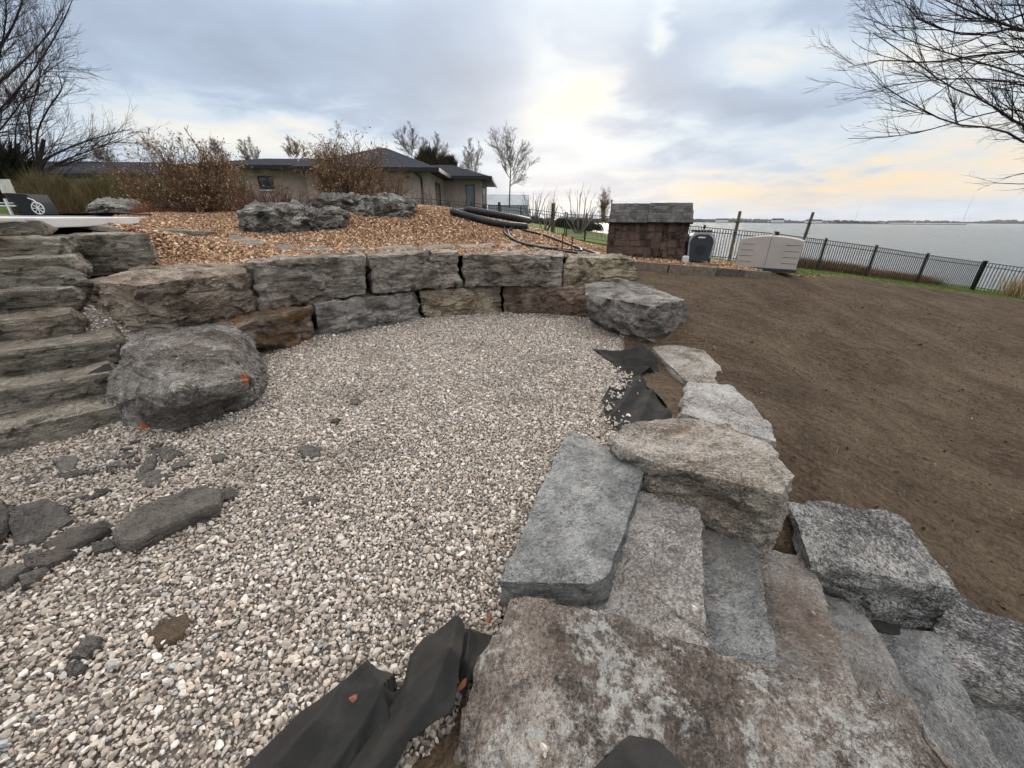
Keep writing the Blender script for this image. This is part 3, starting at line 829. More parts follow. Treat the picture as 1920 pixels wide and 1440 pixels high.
def land_z(x, y):
    z = land_f(np.clip(x, -60, 40), np.clip(y, -6, 120))
    z = z + 0.03 * n3(x, y, 0.6, 3, 12)
    s = np.clip(shore_d(x, y) / 4.5, 0, 1)
    return z * (1 - s) + s * -4.4


land_grid_x = np.concatenate([np.arange(-330, -40, 12), np.arange(-40, -12, 2), np.arange(-12, 32, 0.5), np.arange(32, 110, 4)])
land_grid_y = np.concatenate([np.arange(-40, -4, 4), np.arange(-4, 32, 0.5), np.arange(32, 130, 4), np.arange(130, 460, 15)])
gx, gy = np.meshgrid(land_grid_x, land_grid_y)
ii = np.arange(gx.size).reshape(gx.shape)
lq = np.stack([ii[:-1, :-1], ii[:-1, 1:], ii[1:, 1:], ii[1:, :-1]], -1).reshape(-1, 4)
lz = land_z(gx.ravel(), gy.ravel())
# keep the sheet under the pit, the soil, the bed and the stairs
pit = inside([(-7, -1), (-7, 3.5), (-5.5, 6.2), (-4.3, 7), (2.4, 8.6), (3.0, 8.2), (5.4, 9.0), (8.5, 10.8), (15.5, 10.6), (17.2, 9), (17.2, -1)], gx.ravel(), gy.ravel())
lz[pit] = np.minimum(lz[pit], -1.6)
inbed = inside(bed_poly, gx.ravel(), gy.ravel())
lz[inbed] = np.minimum(lz[inbed], bed_z(gx.ravel()[inbed], gy.ravel()[inbed]) - 0.18)
ground = link('lawn', mesh_np('lawn', np.stack([gx.ravel(), gy.ravel(), lz], 1), lq, True), M_LAWN)
tag(ground, kind='structure')

# lake
m, kt = new_mat('lake_water')
v = kt.n('ShaderNodeTexCoord').outputs['Object']
wv = kt.vec('MULTIPLY', v, (1.0, 2.2, 1.0))
h1 = kt.noise(wv, 0.30, 5, 0.65, 0.4)
h2 = kt.noise(wv, 1.6, 4, 0.6)
h = kt.math('ADD', h1, kt.math('MULTIPLY', h2, 0.35))
finish(kt, kt.ramp(kt.noise(v, 0.004, 4), [(0.3, (0.085, 0.108, 0.118)), (0.7, (0.105, 0.128, 0.136))]), 0.16, kt.bump(h, 0.9, 1.7), 0.5, IOR=1.33)
lake = MB().add([(-9000, -3000, -3.0), (9000, -3000, -3.0), (9000, 9000, -3.0), (-9000, 9000, -3.0)], [(0, 1, 2, 3)]).build('lake', m)
tag(lake, kind='structure')


# ------------------------------------------------------------------ pebbles
def hull_proto(rng, n, flat):
    q = rng.normal(size=(n, 3))
    q /= np.linalg.norm(q, axis=1)[:, None]
    q *= np.array([1.0, rng.uniform(0.5, 0.85), flat * rng.uniform(0.8, 1.2)])
    bm = bmesh.new()
    for c in q:
        bm.verts.new(c)
    r = bmesh.ops.convex_hull(bm, input=bm.verts)
    loose = [g for g in bm.verts if not g.link_faces]
    bmesh.ops.delete(bm, geom=loose, context='VERTS')
    bmesh.ops.triangulate(bm, faces=bm.faces)
    bm.verts.index_update()
    vs = np.array([v_.co for v_ in bm.verts])
    fs = np.array([[w.index for w in f.verts] for f in bm.faces])
    bm.free()
    return vs, fs


def pebbles(name, pos, rad, tones, mat, seed=0, npts=12, flat=0.6, tilt=0.6, smooth=False, parent=None):
    rng = np.random.default_rng(seed)
    protos = [hull_proto(rng, npts, flat) for _ in range(14)]
    which = rng.integers(0, len(protos), len(pos))
    V, F, T = [], [], []
    off = 0
    for j, (pv, pf) in enumerate(protos):
        sel = np.where(which == j)[0]
        if not len(sel):
            continue
        m_ = len(sel)
        a, b, c = rng.uniform(0, 6.283, m_), rng.normal(0, tilt, m_), rng.normal(0, tilt, m_)
        ca, sa, cb, sb, cc, sc_ = np.cos(a), np.sin(a), np.cos(b), np.sin(b), np.cos(c), np.sin(c)
        o1, z1 = np.ones(m_), np.zeros(m_)
        Rz = np.stack([np.stack([ca, -sa, z1], 1), np.stack([sa, ca, z1], 1), np.stack([z1, z1, o1], 1)], 1)
        Ry = np.stack([np.stack([cb, z1, sb], 1), np.stack([z1, o1, z1], 1), np.stack([-sb, z1, cb], 1)], 1)
        Rx = np.stack([np.stack([o1, z1, z1], 1), np.stack([z1, cc, -sc_], 1), np.stack([z1, sc_, cc], 1)], 1)
        M = Rz @ Ry @ Rx
        w = np.einsum('mij,vj->mvi', M, pv) * rad[sel][:, None, None] + pos[sel][:, None, :]
        V.append(w.reshape(-1, 3))
        nv = len(pv)
        F.append((pf[None] + (np.arange(m_) * nv)[:, None, None] + off).reshape(-1, 3))
        T.append(np.repeat(tones[sel], nv, 0))
        off += m_ * nv
    V, F, T = np.concatenate(V), np.concatenate(F), np.concatenate(T)
    me = mesh_np(name, V, F, smooth)
    at = me.color_attributes.new('tone', 'FLOAT_COLOR', 'POINT')
    at.data.foreach_set('color', np.concatenate([T, np.ones((len(T), 1))], 1).astype(np.float32).ravel())
    return link(name, me, mat, parent)


def pebble_field(name, pos, rad, tones, mat, seed=0, npts=14, flat=0.6, tilt=0.5):
    """tens of thousands of pebbles: points instanced with a dozen angular stones by geometry nodes"""
    rng = np.random.default_rng(seed)
    n_ = len(pos)
    me = bpy.data.meshes.new(name)
    me.vertices.add(n_)
    me.vertices.foreach_set('co', np.ascontiguousarray(pos, np.float32).ravel())
    rot = np.stack([rng.normal(0, tilt, n_), rng.normal(0, tilt, n_), rng.uniform(0, 6.283, n_)], 1)
    for nm, typ, arr in (('turn', 'FLOAT_VECTOR', rot), ('size', 'FLOAT', rad), ('which', 'INT', rng.integers(0, 12, n_)), ('tone', 'FLOAT_COLOR', np.concatenate([tones, np.ones((n_, 1))], 1))):
        at = me.attributes.new(nm, typ, 'POINT')
        key = {'FLOAT_VECTOR': 'vector', 'FLOAT': 'value', 'INT': 'value', 'FLOAT_COLOR': 'color'}[typ]
        at.data.foreach_set(key, np.ascontiguousarray(arr, np.int32 if typ == 'INT' else np.float32).ravel())
    o = link(name, me)
    ng = bpy.data.node_groups.new(name, 'GeometryNodeTree')
    ng.interface.new_socket('Geometry', in_out='INPUT', socket_type='NodeSocketGeometry')
    ng.interface.new_socket('Geometry', in_out='OUTPUT', socket_type='NodeSocketGeometry')
    gi, go = ng.nodes.new('NodeGroupInput'), ng.nodes.new('NodeGroupOutput')
    g2i = ng.nodes.new('GeometryNodeGeometryToInstance')
    for j in range(12):
        pv, pf = hull_proto(rng, npts, flat)
        pm = mesh_np('pebble_shape', pv, pf)
        pm.materials.append(mat)
        po = bpy.data.objects.new('pebble_shape', pm)
        oi_ = ng.nodes.new('GeometryNodeObjectInfo')
        oi_.inputs['Object'].default_value = po
        ng.links.new(oi_.outputs['Geometry'], g2i.inputs[0])

    def attr(nm, dt):
        nd = ng.nodes.new('GeometryNodeInputNamedAttribute')
        nd.data_type = dt
        nd.inputs['Name'].default_value = nm
        return nd.outputs['Attribute']
    iop = ng.nodes.new('GeometryNodeInstanceOnPoints')
    ng.links.new(gi.outputs[0], iop.inputs['Points'])
    ng.links.new(g2i.outputs[0], iop.inputs['Instance'])
    iop.inputs['Pick Instance'].default_value = True
    ng.links.new(attr('which', 'INT'), iop.inputs['Instance Index'])
    ng.links.new(attr('turn', 'FLOAT_VECTOR'), iop.inputs['Rotation'])
    ng.links.new(attr('size', 'FLOAT'), iop.inputs['Scale'])
    ng.links.new(iop.outputs[0], go.inputs[0])
    md = o.modifiers.new('stones', 'NODES')
    md.node_group = ng
    return o


def scatter(poly, spacing, seed, jitter=0.5):
    rng = np.random.default_rng(seed)
    P2 = np.array([q[:2] for q in poly])
    x0, y0 = P2.min(0)
    x1, y1 = P2.max(0)
    X, Y = np.meshgrid(np.arange(x0, x1, spacing), np.arange(y0, y1, spacing))
    X = X.ravel() + rng.uniform(-jitter, jitter, X.size) * spacing
    Y = Y.ravel() + rng.uniform(-jitter, jitter, Y.size) * spacing
    k_ = inside(poly, X, Y)
    return X[k_], Y[k_], rng


def pick(rng, n, pal, var=0.16):
    cols = np.array([p[:3] for p in pal])
    w = np.array([p[3] for p in pal], float)
    c = cols[rng.choice(len(pal), n, p=w / w.sum())]
    return np.clip(c * (1 + rng.normal(0, var, (n, 1))) * (1 + rng.normal(0, 0.012, (n, 3))), 0.01, 0.85)


PAL_G = [(0.57, 0.51, 0.445, 5), (0.475, 0.415, 0.355, 5), (0.38, 0.325, 0.275, 4.5), (0.67, 0.62, 0.56, 2.4), (0.28, 0.236, 0.20, 3.2), (0.33, 0.34, 0.345, 0.9), (0.19, 0.165, 0.145, 1.2), (0.44, 0.36, 0.28, 1.2)]
M_PEB = pebble_mat('limestone_gravel')
M_PEBI = pebble_mat('limestone_gravel_bed', 0.8, True)
view_poly = [(-5.4, -0.5), (-5.4, 1.4), (-4.4, 2.0), (-3.6, 2.9), (-4.0, 4.3), (-2.9, 5.6), (-1.5, 6.7), (-0.2, 7.25), (1.4, 6.85), (1.70, 5.5), (1.68, 4.9), (1.38, 4.75), (1.18, 4.0), (0.98, 3.35), (0.92, 2.9), (0.78, 2.45), (0.52, 2.62), (0.0, 1.3), (-0.05, 1.1), (-0.2, 0.5), (-0.1, -0.5)]


def gravel_layer(spacing, r_med, sig, dz0, dz1, seed, yfar):
    X, Y, rng = scatter(view_poly, spacing, seed, 0.65)
    vis = (np.abs(X) < 1.36 * (Y * 0.92 + 0.75) + 1.6) & (Y < yfar)
    X, Y = X[vis], Y[vis]
    rr = np.minimum(rng.lognormal(math.log(r_med), sig, X.size), 0.030)
    Z = gravel_z(X, Y) + rng.uniform(dz0, dz1, X.size) + 0.25 * rr
    tn = pick(rng, X.size, PAL_G)
    dirt_ = np.clip(n3(X, Y, 1.7, 4, 21) * 1.6 - 0.15, 0, 1)[:, None] * 0.55      # muddy patches on the stones
    left = np.clip((-1.6 - X) / 1.5, 0, 1)[:, None] * np.clip((3.2 - Y) / 1.0, 0, 1)[:, None] * 0.35
    dm = np.clip(dirt_ + left, 0, 0.65)
    return np.stack([X, Y, Z], 1), rr, tn * (1 - dm) + np.array([0.17, 0.14, 0.11]) * dm


ga = gravel_layer(0.0163, 0.0101, 0.38, -0.004, 0.010, 1, 9.0)
gb = gravel_layer(0.0180, 0.0092, 0.30, -0.014, -0.004, 2, 5.0)
g1 = pebble_field('gravel', *[np.concatenate([a_, b_]) for a_, b_ in zip(ga, gb)], M_PEBI, 3, npts=16, flat=0.58, tilt=0.55)
tag(g1, 'pale angular limestone gravel filling the patio inside the curved wall', 'gravel', kind='stuff')
# gravel caught behind the treads of the left steps
fill_poly = [(-3.3, 2.8), (-3.0, 3.2), (-3.5, 3.9), (-4.2, 4.5), (-4.8, 4.9), (-5.1, 4.9), (-4.6, 4.1), (-3.9, 3.2)]


def fill_z(x, y):
    return np.clip(0.49 * (-0.66 * x + 0.75 * y - 4.30) - 0.09, -0.02, 0.85) + 0.03 * n3(x, y, 2.5, 3, 71)


sheet('gravel_slope', fill_poly, fill_z, 0.06, M_UNDER)
X, Y, rng = scatter(fill_poly, 0.03, 78, 0.7)
cl = np.stack([X, Y, fill_z(X, Y) + 0.008], 1)
gs = pebbles('gravel', cl, rng.lognormal(math.log(0.016), 0.25, len(cl)), pick(rng, len(cl), PAL_G), M_PEB, 5, npts=10)
tag(gs, 'loose pale gravel trapped at the ends of the slate steps', 'gravel', kind='stuff')

PAL_B = [(0.44, 0.275, 0.155, 5), (0.33, 0.192, 0.105, 5), (0.25, 0.138, 0.078, 4), (0.56, 0.405, 0.265, 3.6), (0.66, 0.53, 0.40, 1.8), (0.15, 0.088, 0.056, 1.8), (0.38, 0.20, 0.125, 2)]
M_PEBB = pebble_mat('brown_river_stone', 0.75, True)
X, Y, rng = scatter(bed_poly, 0.036, 9, 0.65)
keep = (Y < 12.6) & (X > -9.4)
X, Y = X[keep], Y[keep]
rr = rng.lognormal(math.log(0.026), 0.25, X.size)
pos = np.stack([X, Y, bed_z(X, Y) + rng.uniform(-0.01, 0.02, X.size)], 1)
b1 = pebble_field('brown_gravel', pos, rr, pick(rng, X.size, PAL_B, 0.2), M_PEBB, 8, npts=12, flat=0.6, tilt=0.5)
tag(b1, 'orange-brown river stone mulch covering the upper planting bed', 'gravel', kind='stuff')

# crumbs and clods on the soil, strewn where the slope is near
X, Y, rng = scatter([(1.7, 1.0), (2.0, 5.0), (2.6, 7.5), (9.5, 9.5), (12, 7), (7, 2.0), (4, 0.9)], 0.075, 31, 0.9)
k_ = rng.random(X.size) < 0.75
X, Y = X[k_], Y[k_]
rr = rng.lognormal(math.log(0.0080), 0.48, X.size)
tn = pick(rng, X.size, [(0.065, 0.046, 0.030, 5), (0.10, 0.072, 0.048, 5), (0.15, 0.115, 0.08, 2), (0.42, 0.38, 0.33, 0.22)], 0.2)
cl = pebbles('soil_crumbs', np.stack([X, Y, soil_z(X, Y) + 0.3 * rr], 1), rr, tn, pebble_mat('soil_crumb', 0.95), 6, npts=8)
tag(cl, 'small clods and pebbles strewn over the bare soil slope', 'soil', kind='stuff')
finish_stones()

# ------------------------------------------------------------------ plain materials
M_WOODDK = simple('weathered_timber', (0.13, 0.105, 0.08), 0.9, 0.2, var=0.3, scale=14, bump=0.5, bscale=45)
M_POST = simple('post_wood', (0.10, 0.08, 0.06), 0.9, 0.2, var=0.3, scale=10, bump=0.4)
M_SHAKE = simple('cedar_shake', (0.078, 0.052, 0.041), 0.9, 0.15, var=0.42, scale=9, bump=0.5, bscale=70)
M_ROOFT = simple('roof_tab', (0.066, 0.061, 0.058), 0.95, 0.15, var=0.32, scale=12, bump=0.6, bscale=160)
M_BLACK = simple('black_metal', (0.014, 0.014, 0.015), 0.45, 0.4, var=0.1)
M_BLKPL = simple('black_plastic', (0.012, 0.012, 0.013), 0.5, 0.3, var=0.1)
M_CHPL = simple('charcoal_plastic', (0.030, 0.033, 0.038), 0.5, 0.35, var=0.12, scale=3)
M_BEIGE = simple('beige_plastic', (0.40, 0.35, 0.32), 0.55, 0.3, var=0.06, scale=3)
M_GROOVE = simple('beige_plastic_groove', (0.11, 0.095, 0.085), 0.7, 0.2, var=0.05)
M_DKGRN = simple('dark_green_plastic', (0.030, 0.040, 0.038), 0.6, 0.3, var=0.1)
M_RUSTM = simple('rusty_steel', (0.14, 0.055, 0.03), 0.9, 0.2, var=0.3, scale=40)
M_WHITE = simple('white_paint', (0.72, 0.72, 0.70), 0.5, 0.3, var=0.05)
M_CONC = simple('concrete', (0.50, 0.49, 0.47), 0.85, 0.2, var=0.08, scale=3, bump=0.2)
M_TARP = simple('pool_cover', (0.13, 0.15, 0.17), 0.5, 0.35, var=0.12, scale=2)
M_ROOF = simple('asphalt_roof', (0.034, 0.036, 0.043), 1.0, 0.03, var=0.22, scale=5, bump=0.5, bscale=30)
M_FASCIA = simple('black_fascia', (0.012, 0.012, 0.013), 0.5, 0.3, var=0.1)
M_STUCCO = simple('cream_stone_wall', (0.42, 0.40, 0.35), 0.9, 0.2, var=0.08, scale=2)


def glass_mat(name, col, rough=0.05):
    m_, kt_ = new_mat(name)
    v_ = kt_.n('ShaderNodeTexCoord').outputs['Object']
    finish(kt_, kt_.ramp(kt_.noise(v_, 0.8, 3), [(0.3, tuple(q * 0.7 for q in col)), (0.7, col)]), rough, None, 0.8)
    return m_


M_GLASS = glass_mat('window_glass', (0.05, 0.07, 0.08))

m, kt = new_mat('taupe_brick')
v = kt.n('ShaderNodeTexCoord').outputs['Object']
sp = kt.n('ShaderNodeSeparateXYZ', None, Vector=v)
bv = kt.n('ShaderNodeCombineXYZ', None, X=kt.math('ADD', sp.outputs[0], sp.outputs[1]), Y=sp.outputs[2], Z=0.0).outputs[0]
br = kt.n('ShaderNodeTexBrick', {'offset': 0.5}, Vector=bv, Color1=(0.41, 0.305, 0.27, 1), Color2=(0.32, 0.24, 0.212, 1), Mortar=(0.46, 0.365, 0.325, 1), Scale=1.0, Mortar_Size=0.012, Brick_Width=0.30, Row_Height=0.10)
cb = kt.mix(0.35, br.outputs['Color'], kt.ramp(kt.noise(v, 0.6, 4), [(0.3, (0.30, 0.225, 0.20)), (0.7, (0.42, 0.32, 0.285))]), 'MIX')
finish(kt, cb, 0.9, kt.bump(br.outputs['Fac'], 0.5, -0.01), 0.15)
M_BRICK = m


# ------------------------------------------------------------------ shed
L, Rr = Vector((2.27, 9.80, 0.86)), Vector((3.92, 9.28, 0.86))
u = (Rr - L)
W = u.length
u.normalize()
ang = math.atan2(u.y, u.x)
shed = empty('storage_shed', L, ang)
tag(shed, 'small dark brown shake-sided shed with grey shingle roof behind the timber edging', 'shed')
DP, HT, RISE = 0.75, 0.72, 0.42            # local: x along the front, y into depth, z up
MB().box(0.012, W - 0.012, 0.012, DP, -0.06, HT).build('wall', simple('shed_board', (0.035, 0.02, 0.016), 0.9), shed)
rs = random.Random(4)
sh_me = {}


def shingle(par, name, x, z, w_, h_, y, mat, tilt=0.06, th=0.028, rotz=0.0):
    key = (name, round(w_, 2), round(h_, 2))
    if key not in sh_me:
        me = MB().add([(-w_ / 2, 0, 0), (w_ / 2, 0, 0), (w_ / 2, th, 0), (-w_ / 2, th, 0), (-w_ / 2, 0.0, h_), (w_ / 2, 0.0, h_), (w_ / 2, th * 0.5, h_), (-w_ / 2, th * 0.5, h_)],
                      [(0, 3, 2, 1), (4, 5, 6, 7), (0, 1, 5, 4), (1, 2, 6, 5), (2, 3, 7, 6), (3, 0, 4, 7)]).mesh(name)
        me.materials.append(mat)
        sh_me[key] = me
    o = link(name, sh_me[key], None, par, (x, y, z), (-tilt, rs.uniform(-0.02, 0.02), rotz))
    return o


rows = 5
for r_ in range(rows):
    x = 0.0
    z = HT - 0.17 - r_ * 0.165
    while x < W - 0.03:
        w_ = min(rs.choice([0.10, 0.13, 0.16, 0.19, 0.22]), W - x)
        if w_ < 0.06:
            break
        shingle(shed, 'shingle', x + w_ / 2, z - rs.choice([0.0, 0.0, 0.035, 0.06]), w_ - 0.008, 0.24, -0.030 - 0.008 * rs.random(), M_SHAKE, 0.07)
        x += w_
for r_ in range(rows):                     # left gable side
    y = 0.0
    while y < DP - 0.04:
        w_ = min(rs.choice([0.13, 0.17, 0.21]), DP - y)
        shingle(shed, 'shingle', -0.024, HT - 0.17 - r_ * 0.165, w_ - 0.008, 0.24, y + w_ / 2, M_SHAKE, 0.0, rotz=-math.pi / 2)
        y += w_
g = MB().prism([(0.0, -0.01, HT), (0.0, DP, HT), (0.0, DP * 0.95, HT + RISE)], (W, 0, 0))
g.build('gable', M_SHAKE, shed)
lid_y0, lid_y1 = -0.10, DP * 0.92
sl = math.atan2(RISE, lid_y1 - lid_y0)
ln = math.hypot(RISE, lid_y1 - lid_y0)
for (xa, xb, dz_) in ((-0.05, W * 0.47, 0.0), (W * 0.475, W + 0.05, 0.012)):      # two hinged lids
    lid = MB().box(xa, xb, 0, ln, 0, 0.035).build('roof_lid', M_FASCIA, shed, (0, lid_y0, HT - 0.02 + dz_), rot=(sl, 0, 0))
    for r_ in range(6):
        x = xa
        while x < xb - 0.03:
            w_ = min(rs.choice([0.09, 0.12, 0.15, 0.18]), xb - x)
            if w_ < 0.04:
                break
            key = ('roof_shingle', round(w_, 2), rs.randint(0, 1))
            if key not in sh_me:
                me = MB().box(-w_ / 2 + 0.003, w_ / 2 - 0.003, 0, 0.13, 0, 0.010 + 0.005 * key[2]).mesh('roof_shingle')
                me.materials.append(M_ROOFT)
                sh_me[key] = me
            link('roof_shingle', sh_me[key], None, lid, (x + w_ / 2, -0.01 + r_ * ln / 6.1, 0.036 + 0.001 * r_), (0.05, 0, 0))
            x += w_
MB().box(-0.075, -0.052, lid_y1 - 0.06, lid_y1 + 0.02, HT - 0.1, HT + RISE + 0.09).build('corner_post', M_SHAKE, shed)
lt = MB().box(0.10, 0.22, -0.052, -0.04, HT - 0.145, HT - 0.125).box(0.10, 0.115, -0.055, -0.03, HT - 0.165, HT - 0.105).box(0.205, 0.22, -0.055, -0.03, HT - 0.165, HT - 0.105).build('latch', M_BLACK, shed)

# ------------------------------------------------------------------ black bin behind the shed
bin_o = empty('compost_bin', (4.22, 9.2, 0.76), ang + 0.1)
bin_o.scale = (0.9, 0.9, 0.9)
tag(bin_o, 'black plastic tumbling composter with grey rim between shed and beige box', 'compost bin')


def arch(w_, h_, r_, y0, y1, n=8):
    """outline of a panel with rounded top corners, extruded in y"""
    pts = [(-w_ / 2 * 0.88, y0, 0), (w_ / 2 * 0.88, y0, 0)]
    for a in range(n + 1):
        t_ = a / n * math.pi / 2
        pts.append((w_ / 2 - r_ + r_ * math.cos(t_), y0, h_ - r_ + r_ * math.sin(t_)))
    for a in range(n + 1):
        t_ = math.pi / 2 + a / n * math.pi / 2
        pts.append((-w_ / 2 + r_ + r_ * math.cos(t_), y0, h_ - r_ + r_ * math.sin(t_)))
    return MB().prism(pts, (0, y1 - y0, 0))


arch(0.56, 0.64, 0.2, 0.03, 0.50).build('drum', M_BLKPL, bin_o, (0, 0, 0.06))
arch(0.60, 0.68, 0.22, 0.0, 0.05).build('rim', simple('grey_rim', (0.33, 0.33, 0.34), 0.5), bin_o, (0, 0, 0.045))
arch(0.54, 0.62, 0.2, -0.012, 0.02).build('end_panel', M_CHPL, bin_o, (0, 0, 0.05))
hub = MB()
for rad_, y_ in ((0.13, -0.016), (0.045, -0.028)):
    hub.tube([(0, y_, 0.30), (0, -0.005, 0.30)], rad_, 20)
hub.build('hub', simple('hub_plastic', (0.022, 0.024, 0.028), 0.5), bin_o)
MB().box(-0.10, 0.06, -0.017, -0.011, 0.585, 0.615).build('label_plate', M_WHITE, bin_o)
for j in range(6):
    MB().box(-0.20 + j * 0.07, -0.155 + j * 0.07, -0.01, 0.44, 0.72, 0.775).build('rib', M_BLKPL, bin_o, bevel=0.008)
for s_ in (-1, 1):
    MB().tube([(s_ * 0.24, -0.05, -0.05), (s_ * 0.30, 0.12, 0.35), (s_ * 0.30, 0.2, 0.66)], 0.022, 8).build('frame_tube', M_BLACK, bin_o, smooth=True)
MB().box(-0.40, -0.24, -0.1, 0.12, -0.06, 0.16).build('base_pipe', simple('silver_pipe', (0.45, 0.45, 0.45), 0.4), bin_o, bevel=0.03)
MB().box(-0.32, 0.48, -0.12, 0.02, -0.08, 0.0).build('skid', M_WOODDK, bin_o, bevel=0.008)

# ------------------------------------------------------------------ beige storage box
bl, brt = Vector((5.42, 9.80, 0.58)), Vector((6.42, 9.10, 0.56))
ub = brt - bl
wb = ub.length
angb = math.atan2(ub.y, ub.x)
box = empty('deck_box', bl, angb)
tag(box, 'beige plastic garden storage box with arched lid on a dark base', 'storage box')
bw = wb
front = [(0.0, 0, 0.05), (bw, 0, 0.05), (bw + 0.02, 0, 0.66)] + [(bw * (1 - t_) + 0.02 * (1 - 2 * t_), 0, 0.66 + 0.09 * math.sin(math.pi * t_) ** 0.8) for t_ in np.linspace(0.05, 0.95, 12)] + [(-0.02, 0, 0.66)]
MB().prism(front, (0, 0.62, 0)).build('body', M_BEIGE, box, bevel=0.008)
MB().box(bw * 0.49, bw * 0.497, -0.004, 0.01, 0.08, 0.72).build('door_seam', M_GROOVE, box)
for j, z_ in enumerate((0.17, 0.30, 0.43, 0.56)):
    MB().box(0.02 + 0.01 * j, 0.30, -0.004, 0.01, z_, z_ + 0.010).build('groove', M_GROOVE, box)
    MB().box(bw - 0.30, bw - 0.02, -0.004, 0.01, z_, z_ + 0.010).build('groove', M_GROOVE, box)
MB().box(-0.02, bw + 0.02, -0.02, 0.64, -0.02, 0.05).build('base', M_DKGRN, box, bevel=0.01)
MB().tube([(bw * 0.5, 0.3, 0.72), (bw * 0.5, 0.3, 0.81)], 0.028, 8).build('lid_knob', M_BEIGE, box)

# ------------------------------------------------------------------ timber edging
TIM = 'landscape timbers between the brown gravel and the soil'
ends = [(2.35, 8.80), (3.30, 8.52), (4.35, 8.58), (5.00, 8.66), (5.62, 8.72)]
zt = [0.845, 0.80, 0.725, 0.675, 0.63]
tl = ['leftmost landscape timber, running behind the tan wall block', 'landscape timber in front of the shed, second from the left', 'landscape timber below the black composter, second from the right', 'rightmost short landscape timber ending on the soil']
for j in range(4):
    a, b = Vector((*ends[j], zt[j])), Vector((*ends[j + 1], zt[j + 1]))
    q = b - a
    o = MB().box(0.006, q.length - 0.006, -0.06, 0.07, -0.22, 0).build('landscape_timber', M_WOODDK, None, a, bevel=0.012, rot=(0, -math.atan2(q.z, math.hypot(q.x, q.y)), math.atan2(q.y, q.x)))
    tag(o, tl[j], 'timber', TIM)

# ------------------------------------------------------------------ posts
def post(label, top, base, rad=0.045):
    o = empty('wooden_post', base)
    tag(o, label, 'post', 'round wooden posts along the fence')
    t_ = Vector(top) - Vector(base)
    MB().tube([(0, 0, -0.3), t_ * 0.5, t_], [rad, rad, rad * 0.92], 10).build('pole', M_POST, o, smooth=False)
    for f_ in (0.62, 0.80):
        c = t_ * f_
        MB().box(c.x - 0.09, c.x + 0.02, c.y - 0.02 - rad, c.y - rad + 0.01, c.z - 0.012, c.z + 0.012).build('bracket', M_BLACK, o)


post('round wooden post standing between the black composter and the beige box', (6.536, 12.2, 1.9), (6.523, 12.2, 0.408))
post('round wooden post rising behind the right end of the beige box', (9.354, 13.2, 1.909), (9.257, 13.2, 0.274))
post('round wooden post before the green lawn left of the shed', (1.484, 16, 2.196), (1.539, 16, 1.093), 0.07)
post('short wooden post at the fence left of the downpipe corner', (-3.792, 14.5, 2.35), (-3.778, 14.5, 1.789), 0.055)
post('short wooden post right of the house window, behind the black pipe', (-2.252, 15, 2.201), (-2.257, 15, 1.772), 0.055)
post('short wooden post under the house door, beside the bare tree', (-0.591, 17.5, 2.27), (-0.572, 17.5, 1.687), 0.065)


# ------------------------------------------------------------------ metal fences
def fence(label, posts, hgt=1.2, gap=0.105):
    root = empty('metal_fence', posts[0])
    tag(root, label, 'fence', 'black metal picket fence sections')
    o0 = Vector(posts[0])
    pk = None
    for j, p_ in enumerate(posts):
        p_ = Vector(p_) - o0
        MB().box(-0.032, 0.032, -0.032, 0.032, -0.2, hgt + 0.05).box(-0.04, 0.04, -0.04, 0.04, hgt + 0.05, hgt + 0.075).build('post', M_BLACK, root, p_)
        if j == len(posts) - 1:
            break
        q_ = Vector(posts[j + 1]) - o0
        dv = q_ - p_
        for hz in (0.12, hgt - 0.17, hgt - 0.01):
            MB().tube([p_ + Vector((0, 0, hz)), q_ + Vector((0, 0, hz))], 0.018, 4).build('rail', M_BLACK, root)
        nn_ = max(2, int(math.hypot(dv.x, dv.y) / gap))
        for i_ in range(1, nn_):
            if pk is None:
                pk = MB().box(-0.0095, 0.0095, -0.0095, 0.0095, 0.03, hgt - 0.01).mesh('picket')
                pk.materials.append(M_BLACK)
            link('picket', pk, None, root, p_ + dv * (i_ / nn_))


def onland(x, y, dz=0.0):
    return (x, y, float(land_z(np.array([x]), np.array([y]))[0]) + dz)


fence('black picket fence stepping down along the lakeshore right of the beige box', [(10.6, 16.6, -0.02), (13.02, 17.15, -0.26), (15.3, 17.25, -0.52), (18.0, 17.65, -0.85), (21.1, 18.1, -1.18)])
fence('black picket fence turning towards the right edge of the photo', [(21.15, 18.05, -1.18), (22.6, 15.6, -1.45), (24.0, 13.2, -1.62)])
fence('black picket fence between the shed and the beige box', [(5.3, 17.6, 0.42), (7.75, 16.9, 0.20), (10.5, 16.6, -0.01)])
fence('black picket fence before the lawn left of the shed', [(3.0, 23.6, 0.72), (3.7, 21.3, 0.66), (4.5, 19.5, 0.58), (5.2, 17.7, 0.45)])
fence('black picket fence in front of the house, behind the crest of the bed', [(-7.0, 21.5, 1.42), (-4.6, 21.8, 1.36), (-2.2, 22.3, 1.2), (0.4, 22.9, 0.98), (2.9, 23.6, 0.74)], gap=0.13)

# ------------------------------------------------------------------ house
house = empty('brick_house', (-10, 30, 1.7))
HO = Vector((-10, 30, 1.7))
tag(house, 'low taupe brick bungalow with dark hipped roofs beyond the planting bed', 'house')


def hpart(name, mb, mat, parent=None, **kw):
    o = mb.build(name, mat, parent or house, **kw)
    if parent is None:
        o.location = -HO
    return o


